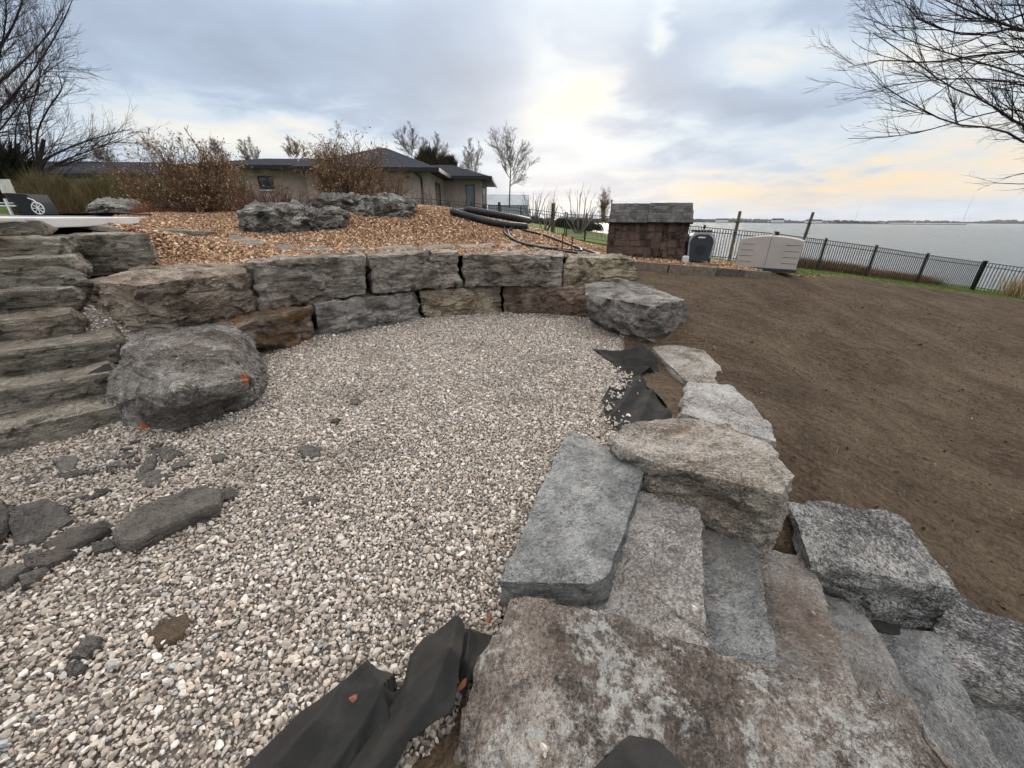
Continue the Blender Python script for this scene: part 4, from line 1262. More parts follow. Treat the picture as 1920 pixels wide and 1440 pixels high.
yA, yB, yC = 28.0, 33.6, 41.0
xr = -5.45
xw = -2.55
zb, ze = 1.2, 4.50
hpart('wall', MB().box(-13.4, xr, yA, 40, zb, ze), M_BRICK)                      # main block
hpart('wall', MB().box(xr - 0.4, xw, yB, yC, zb, 4.58), M_BRICK)                 # wing by the lake
hpart('wall', MB().box(-21.5, -13.4, 29.5, 40, zb, 4.72), M_BRICK)               # left block
hpart('wall', MB().box(-44, -21.4, 31.5, 40, zb, 4.3), M_STUCCO)                 # far left block


def hip(x0, x1, y0, y1, ze_, zr, ov, rx0, rx1, ry):
    r_ = MB().add([(x0 - ov, y0 - ov, ze_), (x1 + ov, y0 - ov, ze_), (x1 + ov, y1 + ov, ze_), (x0 - ov, y1 + ov, ze_), (rx0, ry, zr), (rx1, ry, zr)],
                  [(0, 1, 5, 4), (1, 2, 5), (2, 3, 4, 5), (3, 0, 4), (3, 2, 1, 0)])
    ro = hpart('roof', r_, M_ROOF)
    f = MB().box(x0 - ov - 0.03, x1 + ov + 0.03, y0 - ov - 0.06, y0 - ov, ze_ - 0.20, ze_ + 0.03)
    f.box(x1 + ov, x1 + ov + 0.06, y0 - ov - 0.03, y1 + ov, ze_ - 0.20, ze_ + 0.03)
    f.box(x0 - ov - 0.06, x0 - ov, y0 - ov - 0.03, y1 + ov, ze_ - 0.20, ze_ + 0.03)
    f.box(x0 - ov + 0.01, x1 + ov - 0.01, y0 - ov + 0.01, y1, ze_ - 0.16, ze_ - 0.02)
    f.build('gutter', M_FASCIA, ro)
    return ro


hip(-13.4, xr, yA, 40, ze, 6.45, 0.75, -10.1, -9.6, 33.5)
hip(xr - 2.2, xw, yB, yC, 4.55, 5.75, 0.85, -6.8, -5.2, 37.0)
hip(-21.5, -13.4, 29.5, 40, 4.72, 5.75, 0.75, -19.2, -14.0, 34.0)
hip(-44, -24.0, 31.5, 40, 4.3, 5.6, 0.9, -37.5, -28.5, 35.5)


def window(x0, x1, y0, y1, z0, z1, ax, bars=()):
    """ax 'y': pane faces -Y, ax 'x': pane faces +X"""
    fr = MB()
    t_ = 0.07
    if ax == 'y':
        for (a, b, c, d_) in ((x0, x1, z0, z0 + t_), (x0, x1, z1 - t_, z1), (x0, x0 + t_, z0 + t_, z1 - t_), (x1 - t_, x1, z0 + t_, z1 - t_)):
            fr.box(a, b, y0 - 0.05, y0 + 0.03, c, d_)
        for f_ in bars:
            fr.box(x0 + (x1 - x0) * f_ - 0.03, x0 + (x1 - x0) * f_ + 0.03, y0 - 0.045, y0 + 0.03, z0 + t_, z1 - t_)
    else:
        for (a, b, c, d_) in ((y0, y1, z0, z0 + t_), (y0, y1, z1 - t_, z1), (y0, y0 + t_, z0 + t_, z1 - t_), (y1 - t_, y1, z0 + t_, z1 - t_)):
            fr.box(x0 - 0.03, x0 + 0.05, a, b, c, d_)
        for f_ in bars:
            fr.box(x0 - 0.03, x0 + 0.045, y0 + (y1 - y0) * f_ - 0.04, y0 + (y1 - y0) * f_ + 0.04, z0 + t_, z1 - t_)
    w_ = hpart('window', fr, M_FASCIA)
    pn = MB()
    if ax == 'y':
        pn.box(x0 + t_, x1 - t_, y0 - 0.015, y0 - 0.005, z0 + t_, z1 - t_)
        sill = MB().box(x0 - 0.05, x1 + 0.05, y0 - 0.10, y0, z0 - 0.09, z0)
    else:
        pn.box(x0 + 0.005, x0 + 0.015, y0 + t_, y1 - t_, z0 + t_, z1 - t_)
        sill = MB().box(x0, x0 + 0.10, y0 - 0.05, y1 + 0.05, z0 - 0.09, z0)
    pn.build('pane', M_GLASS, w_)
    sill.build('sill', M_CONC, w_)


window(-17.35, -16.35, 29.45, 0, 3.35, 4.15, 'y', (0.62,))
window(xr + 0.02, 0, 30.0, 31.7, 2.35, 3.95, 'x')
window(-3.75, -3.05, yB - 0.02, 0, 1.6, 4.05, 'y')
window(xw + 0.02, 0, 34.6, 38.6, 1.6, 4.05, 'x', (0.33, 0.66))
hpart('downspout', MB().tube([(-6.35, 27.35, 4.35), (-6.1, 27.6, 4.2), (-5.95, 27.9, 4.0), (-5.9, 27.9, 1.2)], 0.06, 8), M_FASCIA, smooth=True)
hpart('floodlight', MB().box(-6.9, -6.7, 27.9, 28.0, 4.0, 4.12), M_FASCIA)

# ------------------------------------------------------------------ pool deck, cover and things on it
deck_poly = [(-5.6, 4.9), (-6.3, 6.7), (-8.2, 9.2), (-8.7, 10.8), (-9.8, 12.0), (-24, 13.5), (-24, 1.0), (-9.5, 1.0)]
deck = MB().prism([(x, y, 1.50) for x, y in deck_poly], (0, 0, 0.115)).build('pool_deck', M_CONC, bevel=0.01)
tag(deck, kind='structure')
cv = sheet('pool_cover', [(-9.0, 7.8), (-9.2, 10.2), (-12.5, 11.8), (-20, 12.6), (-20, 7.5)], lambda x, y: 1.628 + 0.012 * n3(x, y, 1.5, 3, 44), 0.12, M_TARP, kind=None, thick=0.01)
tag(cv, 'grey-blue pool cover lying flat on the white deck', 'pool cover')
hs = MB().tube([(-8.8, 9.5, 1.65), (-8.6, 9.9, 1.66), (-8.9, 10.4, 1.65), (-9.3, 10.6, 1.65), (-9.6, 10.9, 1.65)], 0.03, 8).build('hose', M_BLKPL, smooth=True)
tag(hs, 'short black hose lying at the right tip of the pool deck', 'hose')
cart = empty('cover_reel', (-12.93, 11.0, 1.64), 0.1)
tag(cart, 'black covered pool reel with a white spoked wheel at the left edge', 'pool reel')
MB().prism([(0.06, 0, 0), (0.46, 0, 0), (0.40, 0, 0.30), (0.34, 0, 0.50), (-0.16, 0, 0.52), (-0.05, 0, 0.25)], (0, 0.55, 0)).build('cover', M_BLKPL, cart, bevel=0.02)
wl = MB().tube([(0.50 + 0.14 * math.cos(a), -0.02, 0.16 + 0.14 * math.sin(a)) for a in np.linspace(0, 2 * math.pi, 25)], 0.012, 6, caps=False).build('wheel', M_WHITE, cart, smooth=True)
for a in np.linspace(0, math.pi, 5)[:-1]:
    c_, s_ = math.cos(a) * 0.13, math.sin(a) * 0.13
    MB().tube([(0.5 - c_, -0.02, 0.16 - s_), (0.5 + c_, -0.02, 0.16 + s_)], 0.009, 5).build('spoke', M_WHITE, wl)
MB().tube([(0.34, 0, 0.40), (0.46, -0.01, 0.36), (0.55, -0.02, 0.26)], 0.012, 6).build('handle', M_WHITE, cart, smooth=True)
MB().box(-0.5, 0.02, 0.0, 0.05, 0.20, 0.23).box(-0.5, 0.0, 0.0, 0.05, 0.27, 0.29).box(-0.24, -0.2, 0.0, 0.05, 0.0, 0.38).build('stand', M_WHITE, cart)
pnl = empty('board_panel', (-17.0, 14.4, 1.62), 0.1)
tag(pnl, 'pale board panel standing behind the covered reel', 'panel')
for j in range(4):
    MB().box(-0.20 + 0.10 * j, -0.103 + 0.10 * j, 0, 0.03, 0.68, 1.10).build('board', simple('pale_board', (0.55, 0.53, 0.48), 0.7) if j == 0 else MATS['pale_board'], pnl, bevel=0.004)
for x_ in (-0.17, 0.15):
    MB().box(x_, x_ + 0.03, 0.03, 0.06, -0.05, 1.0).build('post', M_POST, pnl)

# flagstones in the brown gravel
FL = 'pale flagstones set in the brown gravel'
flags = [([(-6.595, 6.018, 1.576), (-8.269, 7.784, 1.584), (-6.376, 6.361, 1.539), (-7.339, 8.473, 1.391), (-5.673, 6, 1.434), (-6.023, 5.875, 1.498)], 'longest grey flagstone leading off the pool deck'),
         ([(-5.716, 6.538, 1.418), (-7.139, 8.761, 1.375), (-6.342, 8.887, 1.314), (-6.474, 8.301, 1.292)], 'grey flagstone between the deck and the tilted pale flagstone'),
         ([(-5.73, 8.205, 1.222), (-5.903, 8.727, 1.27), (-4.68, 7.842, 1.161), (-4.643, 7.208, 1.153)], 'tilted pale flagstone with a dark right edge'),
         ([(-4.435, 7.583, 1.141), (-4.271, 7.835, 1.145), (-3.81, 7.216, 1.097), (-3.939, 6.93, 1.091)], 'small brownish flagstone behind the first long wall block'),
         ([(-4.011, 7.619, 1.123), (-3.713, 7.84, 1.13), (-3.161, 7.242, 1.082), (-3.433, 7.013, 1.08)], 'flagstone behind the right end of the first long wall block'),
         ([(-3.206, 7.398, 1.089), (-3.106, 7.855, 1.115), (-2.741, 7.681, 1.091), (-2.673, 7.205, 1.071)], 'narrow beige flagstone at the joint of two wall blocks'),
         ([(-2.672, 7.625, 1.086), (-2.467, 8.126, 1.113), (-2.036, 8.322, 1.114), (-1.848, 7.959, 1.079), (-2.197, 7.53, 1.069)], 'light flagstone left of the widest pale one'),
         ([(-1.952, 8.287, 1.107), (-1.327, 8.677, 1.13), (-1.131, 8.298, 1.082), (-1.669, 7.846, 1.069)], 'widest pale flagstone behind the middle wall block'),
         ([(-1.203, 8.595, 1.115), (-0.709, 8.732, 1.132), (-0.577, 8.446, 1.098), (-0.995, 8.241, 1.077)], 'cream flagstone right of the widest one'),
         ([(-0.732, 8.732, 1.132), (-0.487, 8.838, 1.149), (-0.338, 8.572, 1.113), (-0.518, 8.389, 1.092)], 'small cream flagstone left of the hose loop'),
         ([(-0.363, 8.629, 1.119), (0.031, 8.914, 1.149), (0.202, 8.727, 1.118), (-0.189, 8.4, 1.093)], 'flat flagstone under the edge of the hose loop'),
         ([(0.411, 8.823, 1.114), (0.801, 9.063, 1.091), (0.811, 8.503, 1.053), (0.438, 8.191, 1.062)], 'white flagstone inside the front of the hose loop')]

for j, (pts, lab) in enumerate(flags):
    q = [(x, y, float(bed_z(np.array([x]), np.array([y]))[0]) + 0.022) for x, y, z in pts]
    slab('flagstone', lab, 'flagstone', q, 0.06, M_FLAG, seed=100 + j, group=FL, voxel=0.022, amp=0.3, chips=0)
finish_stones()

# ------------------------------------------------------------------ loose slate on the gravel
shards = [
    ([(-2.202, 1.627, 0.09), (-2.221, 1.798, 0.09), (-2.145, 1.895, 0.09), (-1.935, 1.986, 0.09), (-1.815, 1.935, 0.09), (-1.729, 1.805, 0.09), (-1.868, 1.672, 0.09), (-2.002, 1.526, 0.09), (-2.104, 1.551, 0.09)], 0.10, 'largest layered slate slab lying on the gravel'),
    ([(-2.939, 1.767, 0.07), (-2.818, 1.862, 0.07), (-2.641, 1.816, 0.07), (-2.524, 1.715, 0.07), (-2.538, 1.585, 0.07), (-2.641, 1.539, 0.07)], 0.07, 'wide dark slate plate left of the largest slab'),
    ([(-2.504, 1.558, 0.06), (-2.459, 1.656, 0.06), (-2.293, 1.699, 0.06), (-2.234, 1.638, 0.06), (-2.282, 1.542, 0.06), (-2.404, 1.487, 0.06)], 0.06, 'slate strip between the wide plate and the largest slab'),
    ([(-2.503, 1.46, 0.05), (-2.386, 1.503, 0.05), (-2.259, 1.515, 0.05), (-2.313, 1.413, 0.05), (-2.413, 1.395, 0.05)], 0.05, 'thin slate strip below the wide plate'),
    ([(-2.573, 1.369, 0.06), (-2.448, 1.418, 0.06), (-2.398, 1.387, 0.06), (-2.387, 1.281, 0.06), (-2.443, 1.266, 0.06)], 0.06, 'slate piece cut by the left edge below the thin strip'),
    ([(-2.39, 1.349, 0.05), (-2.353, 1.39, 0.05), (-2.308, 1.396, 0.05), (-2.276, 1.311, 0.05), (-2.318, 1.299, 0.05)], 0.05, 'rounded slate chip at the lower end of the slate row'),
    ([(-3.145, 1.81, 0.09), (-3.033, 1.835, 0.09), (-2.91, 1.767, 0.09), (-2.74, 1.601, 0.09), (-2.754, 1.525, 0.09)], 0.09, 'slate block cut by the left edge of the photo'),
    ([(-1.9, 2.016, 0.05), (-1.823, 2.039, 0.05), (-1.743, 1.986, 0.05), (-1.752, 1.914, 0.05), (-1.818, 1.914, 0.05)], 0.05, 'small slate wedge touching the right end of the largest slab'),
    ([(-3.261, 2.294, 0.05), (-3.25, 2.355, 0.05), (-3.162, 2.363, 0.05), (-3.038, 2.233, 0.05), (-3.053, 2.171, 0.05), (-3.15, 2.206, 0.05)], 0.06, 'slate scrap leaning on the lowest step'),
    ([(-3.052, 2.408, 0.04), (-3.059, 2.48, 0.04), (-2.924, 2.431, 0.04), (-2.867, 2.342, 0.04), (-2.949, 2.327, 0.04)], 0.04, 'flat slate chip in front of the boulder, leftmost'),
    ([(-2.922, 2.446, 0.04), (-2.867, 2.469, 0.04), (-2.775, 2.398, 0.04), (-2.766, 2.316, 0.04), (-2.825, 2.342, 0.04)], 0.04, 'brownish slate chip right of the leftmost boulder chip'),
    ([(-2.712, 2.419, 0.05), (-2.703, 2.493, 0.05), (-2.602, 2.421, 0.05), (-2.6, 2.372, 0.05)], 0.05, 'dark slate chip below the orange paint mark'),
    ([(-2.667, 2.455, 0.06), (-2.573, 2.486, 0.06), (-2.467, 2.429, 0.06), (-2.455, 2.318, 0.06), (-2.528, 2.337, 0.06)], 0.05, 'pale brown slate chip in the pile by the boulder'),
    ([(-2.567, 2.193, 0.07), (-2.607, 2.321, 0.07), (-2.554, 2.336, 0.07), (-2.475, 2.225, 0.07), (-2.489, 2.134, 0.07)], 0.05, 'upright slate flake in the pile by the boulder'),
    ([(-2.551, 2.178, 0.05), (-2.43, 2.217, 0.05), (-2.306, 2.146, 0.05), (-2.289, 2.049, 0.05), (-2.405, 2.031, 0.05)], 0.07, 'thick layered slate chunk at the foot of the pile'),
    ([(-2.444, 2.287, 0.05), (-2.399, 2.389, 0.05), (-2.296, 2.356, 0.05), (-2.267, 2.244, 0.05), (-2.339, 2.218, 0.05)], 0.04, 'long slate flake right of the pile'),
    ([(-2.2, 2.378, 0.05), (-2.16, 2.421, 0.05), (-2.084, 2.38, 0.05), (-2.084, 2.312, 0.05), (-2.144, 2.311, 0.05)], 0.05, 'black slate chip right of the pile, apart from it'),
    ([(-1.61, 2.488, 0.05), (-1.572, 2.534, 0.05), (-1.449, 2.49, 0.05), (-1.418, 2.404, 0.05), (-1.516, 2.382, 0.05)], 0.06, 'grey stone lying alone on the gravel by the middle'),
    ([(-1.324, 1.954, 0.03), (-1.26, 1.997, 0.03), (-1.207, 1.956, 0.03), (-1.228, 1.896, 0.03), (-1.284, 1.895, 0.03)], 0.04, 'blue-grey stone half sunk in the gravel'),
    ([(-1.759, 0.986, 0.04), (-1.789, 1.056, 0.04), (-1.71, 1.066, 0.04), (-1.678, 1.029, 0.04), (-1.696, 0.976, 0.04)], 0.05, 'brown slate flake on the gravel near the lower left'),
    ([(-1.536, 1.092, 0.03), (-1.541, 1.152, 0.03), (-1.449, 1.171, 0.03), (-1.396, 1.141, 0.03), (-1.395, 1.06, 0.03), (-1.447, 1.015, 0.03)], 0.04, 'brown clod of earth on the gravel'),
    ([(-1.759, 0.961, 0.03), (-1.727, 0.972, 0.03), (-1.68, 0.952, 0.03), (-1.673, 0.919, 0.03), (-1.717, 0.927, 0.03)], 0.04, 'dark chip below the brown slate flake'),
    ([(-1.591, 2.993, 0.03), (-1.567, 3.024, 0.03), (-1.512, 2.995, 0.03), (-1.502, 2.937, 0.03), (-1.557, 2.936, 0.03)], 0.04, 'small grey stone on the gravel beyond the lone stone'),
    ([(-1.586, 3.4, 0.03), (-1.533, 3.438, 0.03), (-1.479, 3.378, 0.03), (-1.484, 3.307, 0.03), (-1.544, 3.317, 0.03)], 0.04, 'farthest small grey stone on the open gravel'),
    ([(-2.7, 1.899, 0.04), (-2.662, 1.95, 0.04), (-2.589, 1.901, 0.04), (-2.579, 1.852, 0.04)], 0.04, 'slate sliver behind the wide plate'),
    ([(-2.581, 1.829, 0.04), (-2.52, 1.858, 0.04), (-2.473, 1.83, 0.04), (-2.509, 1.784, 0.04)], 0.04, 'thin slate sliver right of the wide plate'),
    ([(-2.268, 1.562, 0.04), (-2.191, 1.6, 0.04), (-2.116, 1.552, 0.04), (-2.155, 1.491, 0.04)], 0.05, 'slate chip under the left tip of the largest slab'),
]
M_CLOD = ground_mat('clod', [(0.05, 0.035, 0.025), (0.11, 0.08, 0.055), (0.16, 0.125, 0.09)], 6.0, 0.9)


def plate(name, label, cat, pts, th, mat, seed, group):
    """thin split stone: jagged outline, stepped edge layers, crisp faces"""
    rg_ = np.random.default_rng(seed)
    P_ = np.array(pts, float)
    base = np.array([P_[:, 0].mean(), P_[:, 1].mean(), P_[:, 2].min() - th])
    loop = []
    for a, b in zip(P_, np.roll(P_, -1, 0)):
        L_ = np.linalg.norm(b - a)
        for t_ in np.arange(0, 1, 1 / max(2, int(L_ / 0.045))):
            loop.append(a + (b - a) * t_ + np.append(rg_.normal(0, 0.006, 2), 0))
    loop = np.array(loop) - base
    n_ = len(loop)
    c = loop.mean(0)
    rings = []
    for sc_, zz in ((0.0, 0.0), (0.55, 0.0), (0.93, 0.0), (1.0, -0.12), (1.03, -0.45), (0.98, -0.5), (1.04, -1.0)):
        r_ = c + (loop - c) * np.array([sc_, sc_, sc_])
        r_[:, 2] += zz * th + rg_.normal(0, 0.003, n_) * (sc_ > 0)
        rings.append(r_)
    rings[0][:] = c + np.array([0, 0, rg_.uniform(-0.006, 0.01)])
    V = np.concatenate(rings)
    F = []
    for k_ in range(len(rings) - 1):
        for i_ in range(n_):
            j_ = (i_ + 1) % n_
            F.append((k_ * n_ + i_, k_ * n_ + j_, (k_ + 1) * n_ + j_))
            F.append((k_ * n_ + i_, (k_ + 1) * n_ + j_, (k_ + 1) * n_ + i_))
    o = link(name, mesh_np(name, V, np.array(F)[:, ::-1] if np.cross(loop[1] - loop[0], loop[2] - loop[1])[2] > 0 else np.array(F), False), mat, None, base)
    bm = bmesh.new()
    bm.from_mesh(o.data)
    bmesh.ops.remove_doubles(bm, verts=bm.verts, dist=0.0005)
    bmesh.ops.recalc_face_normals(bm, faces=bm.faces)
    bm.to_mesh(o.data)
    bm.free()
    return tag(o, label, cat, group)


for j, (pts, th, lab) in enumerate(shards):
    rj = random.Random(j)
    tx, ty = rj.uniform(-0.10, 0.10), rj.uniform(-0.10, 0.10)
    mx, my = np.mean([q[0] for q in pts]), np.mean([q[1] for q in pts])
    q = [(x, y, z + (x - mx) * tx + (y - my) * ty) for x, y, z in pts]
    isclod = 'clod' in lab
    q = [(x, y, z - 0.012) for x, y, z in q]
    plate('slate_piece' if not isclod else 'earth_clod', lab, 'slate' if not isclod else 'clod', q, th + 0.015, M_CLOD if isclod else M_SHARD, 140 + j, None if isclod else 'loose slate on the gravel')

rg = np.random.default_rng(909)
for j in range(26):
    cxp = rg.uniform(0, 1)
    x0, y0 = [(-2.35 - 1.35 * cxp + rg.normal(0, 0.10), 1.62 + 0.1 * cxp + rg.normal(0, 0.12)), (-2.75 + rg.normal(0, 0.22), 2.30 + rg.normal(0, 0.13))][j % 2]
    rs_ = rg.uniform(0.018, 0.05)
    aa = np.sort(rg.uniform(0, 6.283, 6))
    z0 = float(gravel_z(np.array([x0]), np.array([y0]))[0]) + 0.022
    el_, rot_ = rg.uniform(1.2, 2.2), rg.uniform(-0.3, 0.9)
    q = []
    for a in aa:
        ux, uy = math.cos(a) * rs_ * el_, math.sin(a) * rs_
        q.append((x0 + ux * math.cos(rot_) - uy * math.sin(rot_), y0 + ux * math.sin(rot_) + uy * math.cos(rot_), z0 + rg.normal(0, 0.005)))
    plate('slate_chip', ['small slate chip along the row of large slate pieces', 'small slate chip in the scatter before the painted boulder'][j % 2], 'slate', q, 0.03, M_SHARD, 700 + j, ['small slate chips along the slate row', 'small slate chips before the boulder'][j % 2])

# ------------------------------------------------------------------ landscape fabric
m, kt = new_mat('black_geotextile')
v = kt.n('ShaderNodeTexCoord').outputs['Object']
f = kt.math('ADD', kt.math('MULTIPLY', kt.noise(v, 7, 5, 0.65), 0.6), kt.math('MULTIPLY', kt.noise(v, 320, 2, 0.6), 0.4))
c = kt.ramp(f, [(0.35, (0.016, 0.0155, 0.015)), (0.65, (0.034, 0.033, 0.031))])
c = kt.mix(kt.math('MULTIPLY', kt.ss(kt.noise(kt.vec('ADD', v, (4, 4, 0)), 4.0, 6, 0.7), 0.5, 0.72), 0.5), c, (0.06, 0.043, 0.024))
finish(kt, c, 0.9, kt.bump(kt.math('ADD', kt.noise(v, 420, 2), kt.noise(v, 38, 4, 0.7)), 0.5, 0.006), 0.25)
M_FAB = m


def drape(name, label, poly, ctrl, res, seed, wr=0.006):
    f_ = tps(ctrl)

    def zf(x, y):
        crease = 1 - np.abs(n3(x * 1.6 + y * 0.5, y * 0.55 - x * 0.3, 4.2, 2, seed + 6)) * 3.0
        return f_(x, y) + wr * n3(x, y, 9.0, 3, seed) + 2.2 * wr * np.clip(crease, -0.4, 1)
    o = sheet(name, poly, zf, res, M_FAB, kind=None, thick=0.004)
    return tag(o, label, 'landscape fabric', 'pieces of black landscape fabric')


# near piece: two thrown-up folds beside the big slab
def tents(ridges, floor_z=0.018, soft=0.012):
    """cloth lying in ridges: height falls away from each crest line"""
    def zf(x, y):
        z = np.full(np.shape(x), floor_z)
        for pts_, slope in ridges:
            best = np.full(np.shape(x), -9.0)
            for (ax, ay, az_), (bx, by, bz) in zip(pts_[:-1], pts_[1:]):
                vx, vy = bx - ax, by - ay
                t_ = np.clip(((x - ax) * vx + (y - ay) * vy) / (vx * vx + vy * vy), 0, 1)
                d_ = np.hypot(x - ax - t_ * vx, y - ay - t_ * vy)
                sg = np.sign((x - ax) * vy - (y - ay) * vx)
                best = np.maximum(best, az_ + (bz - az_) * t_ - d_ * np.where(sg > 0, slope[0], slope[1]))
            z = 0.5 * (z + best + np.sqrt((z - best) ** 2 + soft ** 2))
        u_, w_ = x * 0.62 + y * 0.78, y * 0.62 - x * 0.78
        wrk = 1 - 2.6 * np.abs(n3(u_ * 0.45 + 0.4 * w_, w_ * 1.5, 7.0, 2, 9))
        return z + 0.007 * n3(x, y, 8.0, 3, 3) + 0.010 * np.clip(wrk, -0.5, 1) * np.clip((z - floor_z) / 0.05, 0.2, 1)
    return zf


fab = empty('landscape_fabric', (-0.35, 0.75, 0.0))
tag(fab, 'black fabric thrown up in two folds at the bottom centre', 'landscape fabric', 'pieces of black landscape fabric')
folds = [
    ([(-0.851, 0.643, 0.02), (-0.751, 0.799, 0.02), (-0.632, 0.889, 0.04), (-0.539, 0.941, 0.08), (-0.462, 0.886, 0.08), (-0.404, 0.85, 0.05), (-0.358, 0.797, 0.04), (-0.398, 0.703, 0.03), (-0.448, 0.637, 0.02), (-0.75, 0.45, 0.02)],
     [([(-0.525, 0.92, 0.11), (-0.43, 0.791, 0.19), (-0.454, 0.717, 0.17), (-0.513, 0.633, 0.13), (-0.557, 0.58, 0.11)], (0.75, 2.6)), ([(-0.625, 0.874, 0.05), (-0.639, 0.728, 0.13), (-0.701, 0.619, 0.13)], (1.3, 1.0)), ([(-0.414, 0.812, 0.09), (-0.443, 0.71, 0.11), (-0.485, 0.633, 0.1)], (1.6, 2.2))], 0.02),
    ([(-0.567, 0.617, 0.06), (-0.512, 0.716, 0.08), (-0.447, 0.779, 0.09), (-0.374, 0.839, 0.09), (-0.381, 0.95, 0.1), (-0.353, 1.037, 0.12), (-0.273, 1.055, 0.14), (-0.211, 1.078, 0.14), (-0.183, 1.052, 0.1), (-0.175, 0.906, 0.08), (-0.185, 0.736, 0.04), (-0.307, 0.656, 0.03), (-0.40, 0.5, 0.03)],
     [([(-0.212, 1.06, 0.16), (-0.215, 0.886, 0.25), (-0.256, 0.749, 0.24), (-0.335, 0.655, 0.2), (-0.405, 0.575, 0.17)], (0.9, 1.5)), ([(-0.357, 0.907, 0.14), (-0.353, 0.797, 0.15), (-0.429, 0.7, 0.13), (-0.491, 0.608, 0.1)], (1.6, 1.4)), ([(-0.173, 0.893, 0.18), (-0.177, 0.772, 0.17), (-0.235, 0.669, 0.11)], (2.2, 1.8))], 0.05),
    ([(-0.205, 1.112, 0.06), (-0.127, 1.096, 0.05), (-0.054, 1.076, 0.04), (-0.099, 0.963, 0.05), (-0.14, 0.887, 0.05), (-0.172, 0.831, 0.04), (-0.202, 0.943, 0.05)],
     [([(-0.066, 1.058, 0.06), (-0.118, 0.905, 0.13), (-0.157, 0.798, 0.12)], (1.8, 2.0)), ([(-0.168, 1.07, 0.08), (-0.169, 0.932, 0.1)], (2.0, 2.0))], 0.02)]
for poly_, rid, fz in folds:
    o = sheet('fold', poly_, tents(rid, fz, 0.024), 0.006, M_FAB, kind=None, thick=0.004, parent=fab)
    o.location = (0.35, -0.75, 0.0)
# far piece crumpled against the coping
fo = [(1.094, 5.066, 0.03), (1.347, 4.911, 0.06), (1.777, 5.057, 0.1), (1.793, 4.739, 0.12), (1.7, 4.115, 0.1), (1.423, 3.994, 0.08), (1.402, 3.646, 0.07), (1.446, 3.235, 0.06), (1.415, 2.925, 0.06), (1.351, 2.849, 0.05), (0.917, 2.814, 0.04), (0.841, 2.969, 0.03), (0.876, 3.401, 0.03), (1.057, 3.802, 0.03), (1.262, 4.035, 0.03), (1.246, 4.473, 0.03)]
o = sheet('landscape_fabric', fo, tents([([(1.171, 4.914, 0.05), (1.382, 4.663, 0.12), (1.682, 4.782, 0.17), (1.678, 4.389, 0.2)], (1.1, 1.6)), ([(1.257, 4.523, 0.04), (1.431, 4.371, 0.15), (1.656, 4.263, 0.15)], (1.4, 1.8)),
                                         ([(1.281, 4.236, 0.05), (1.468, 4.072, 0.14), (1.636, 4.028, 0.12)], (1.2, 1.6)), ([(1.359, 3.805, 0.13), (1.142, 3.42, 0.11), (0.901, 3.045, 0.07)], (0.7, 0.9)), ([(1.391, 3.511, 0.1), (1.169, 3.062, 0.09), (1.044, 2.808, 0.07)], (0.6, 0.8)),
                                         ([(1.398, 3.119, 0.09), (1.237, 2.794, 0.08)], (0.8, 0.8))], 0.025, 0.02), 0.012, M_FAB, kind=None, thick=0.004)
tag(o, 'crumpled black fabric by the coping stones with gravel spilled on it', 'landscape fabric', 'pieces of black landscape fabric')
fo = [(-3.696, 3.104, 0.36), (-3.628, 3.252, 0.42), (-3.552, 3.198, 0.4), (-3.51, 3.071, 0.34), (-3.594, 3.046, 0.3)]
drape('landscape_fabric', 'scrap of black fabric between the slate steps and the boulder', fo, [(x, y, z) for x, y, z in fo], 0.012, 7, 0.01)
fo = [(2.2, 1.623, -0.6), (2.4, 1.608, -0.6), (2.337, 1.538, -0.62), (2.229, 1.553, -0.62)]
drape('landscape_fabric', 'scrap of black fabric under the speckled navy block', fo, [(x, y, z) for x, y, z in fo], 0.012, 8, 0.01)
fo = [(0.28, 0.60, 0.21), (0.36, 0.645, 0.215), (0.44, 0.63, 0.215), (0.50, 0.57, 0.21), (0.5, 0.48, 0.21), (0.2, 0.48, 0.21), (0.22, 0.56, 0.21)]
drape('landscape_fabric', 'dark fabric corner on the big slab at the bottom edge', fo, [(x, y, 0.232) for x, y, z in fo] + [(0.38, 0.55, 0.26)], 0.01, 9, 0.006)

# dirt lodged beside the coping and the big slab
def dirt(name, poly, ctrl, res, seed):
    f_ = tps(ctrl)
    return sheet(name, poly, lambda x, y: f_(x, y) + 0.018 * n3(x, y, 9, 4, seed) + 0.008 * n3(x, y, 40, 2, seed), res, M_SOIL, parent=None)


dp = [(1.484, 4.197, 0.08), (1.7, 4.115, 0.1), (1.791, 3.711, 0.1), (1.494, 3.049, 0.1), (1.433, 2.833, 0.06), (1.36, 2.849, 0.05), (1.457, 3.271, 0.07), (1.406, 3.665, 0.08)]
dirt('soil_patch', dp, [(x, y, 0.05) for x, y, z in dp] + [(1.538, 3.581, 0.1)], 0.02, 51)
dp = [(-0.173, 0.867, 0.02), (-0.132, 0.802, 0.05), (-0.085, 0.695, 0.1), (0.06, 0.658, 0.14), (0.1, 0.55, 0.16), (0.08, 0.40, 0.1), (-0.5, 0.40, 0.0), (-0.335, 0.655, 0), (-0.193, 0.753, 0.02)]
dirt('soil_patch', dp, [(-0.173, 0.867, 0.02), (-0.131, 0.796, 0.06), (-0.084, 0.684, 0.125), (0.058, 0.637, 0.175), (0.1, 0.55, 0.195), (0.08, 0.40, 0.19), (-0.5, 0.40, 0.0), (-0.335, 0.655, 0), (-0.193, 0.753, 0.02)], 0.012, 52)

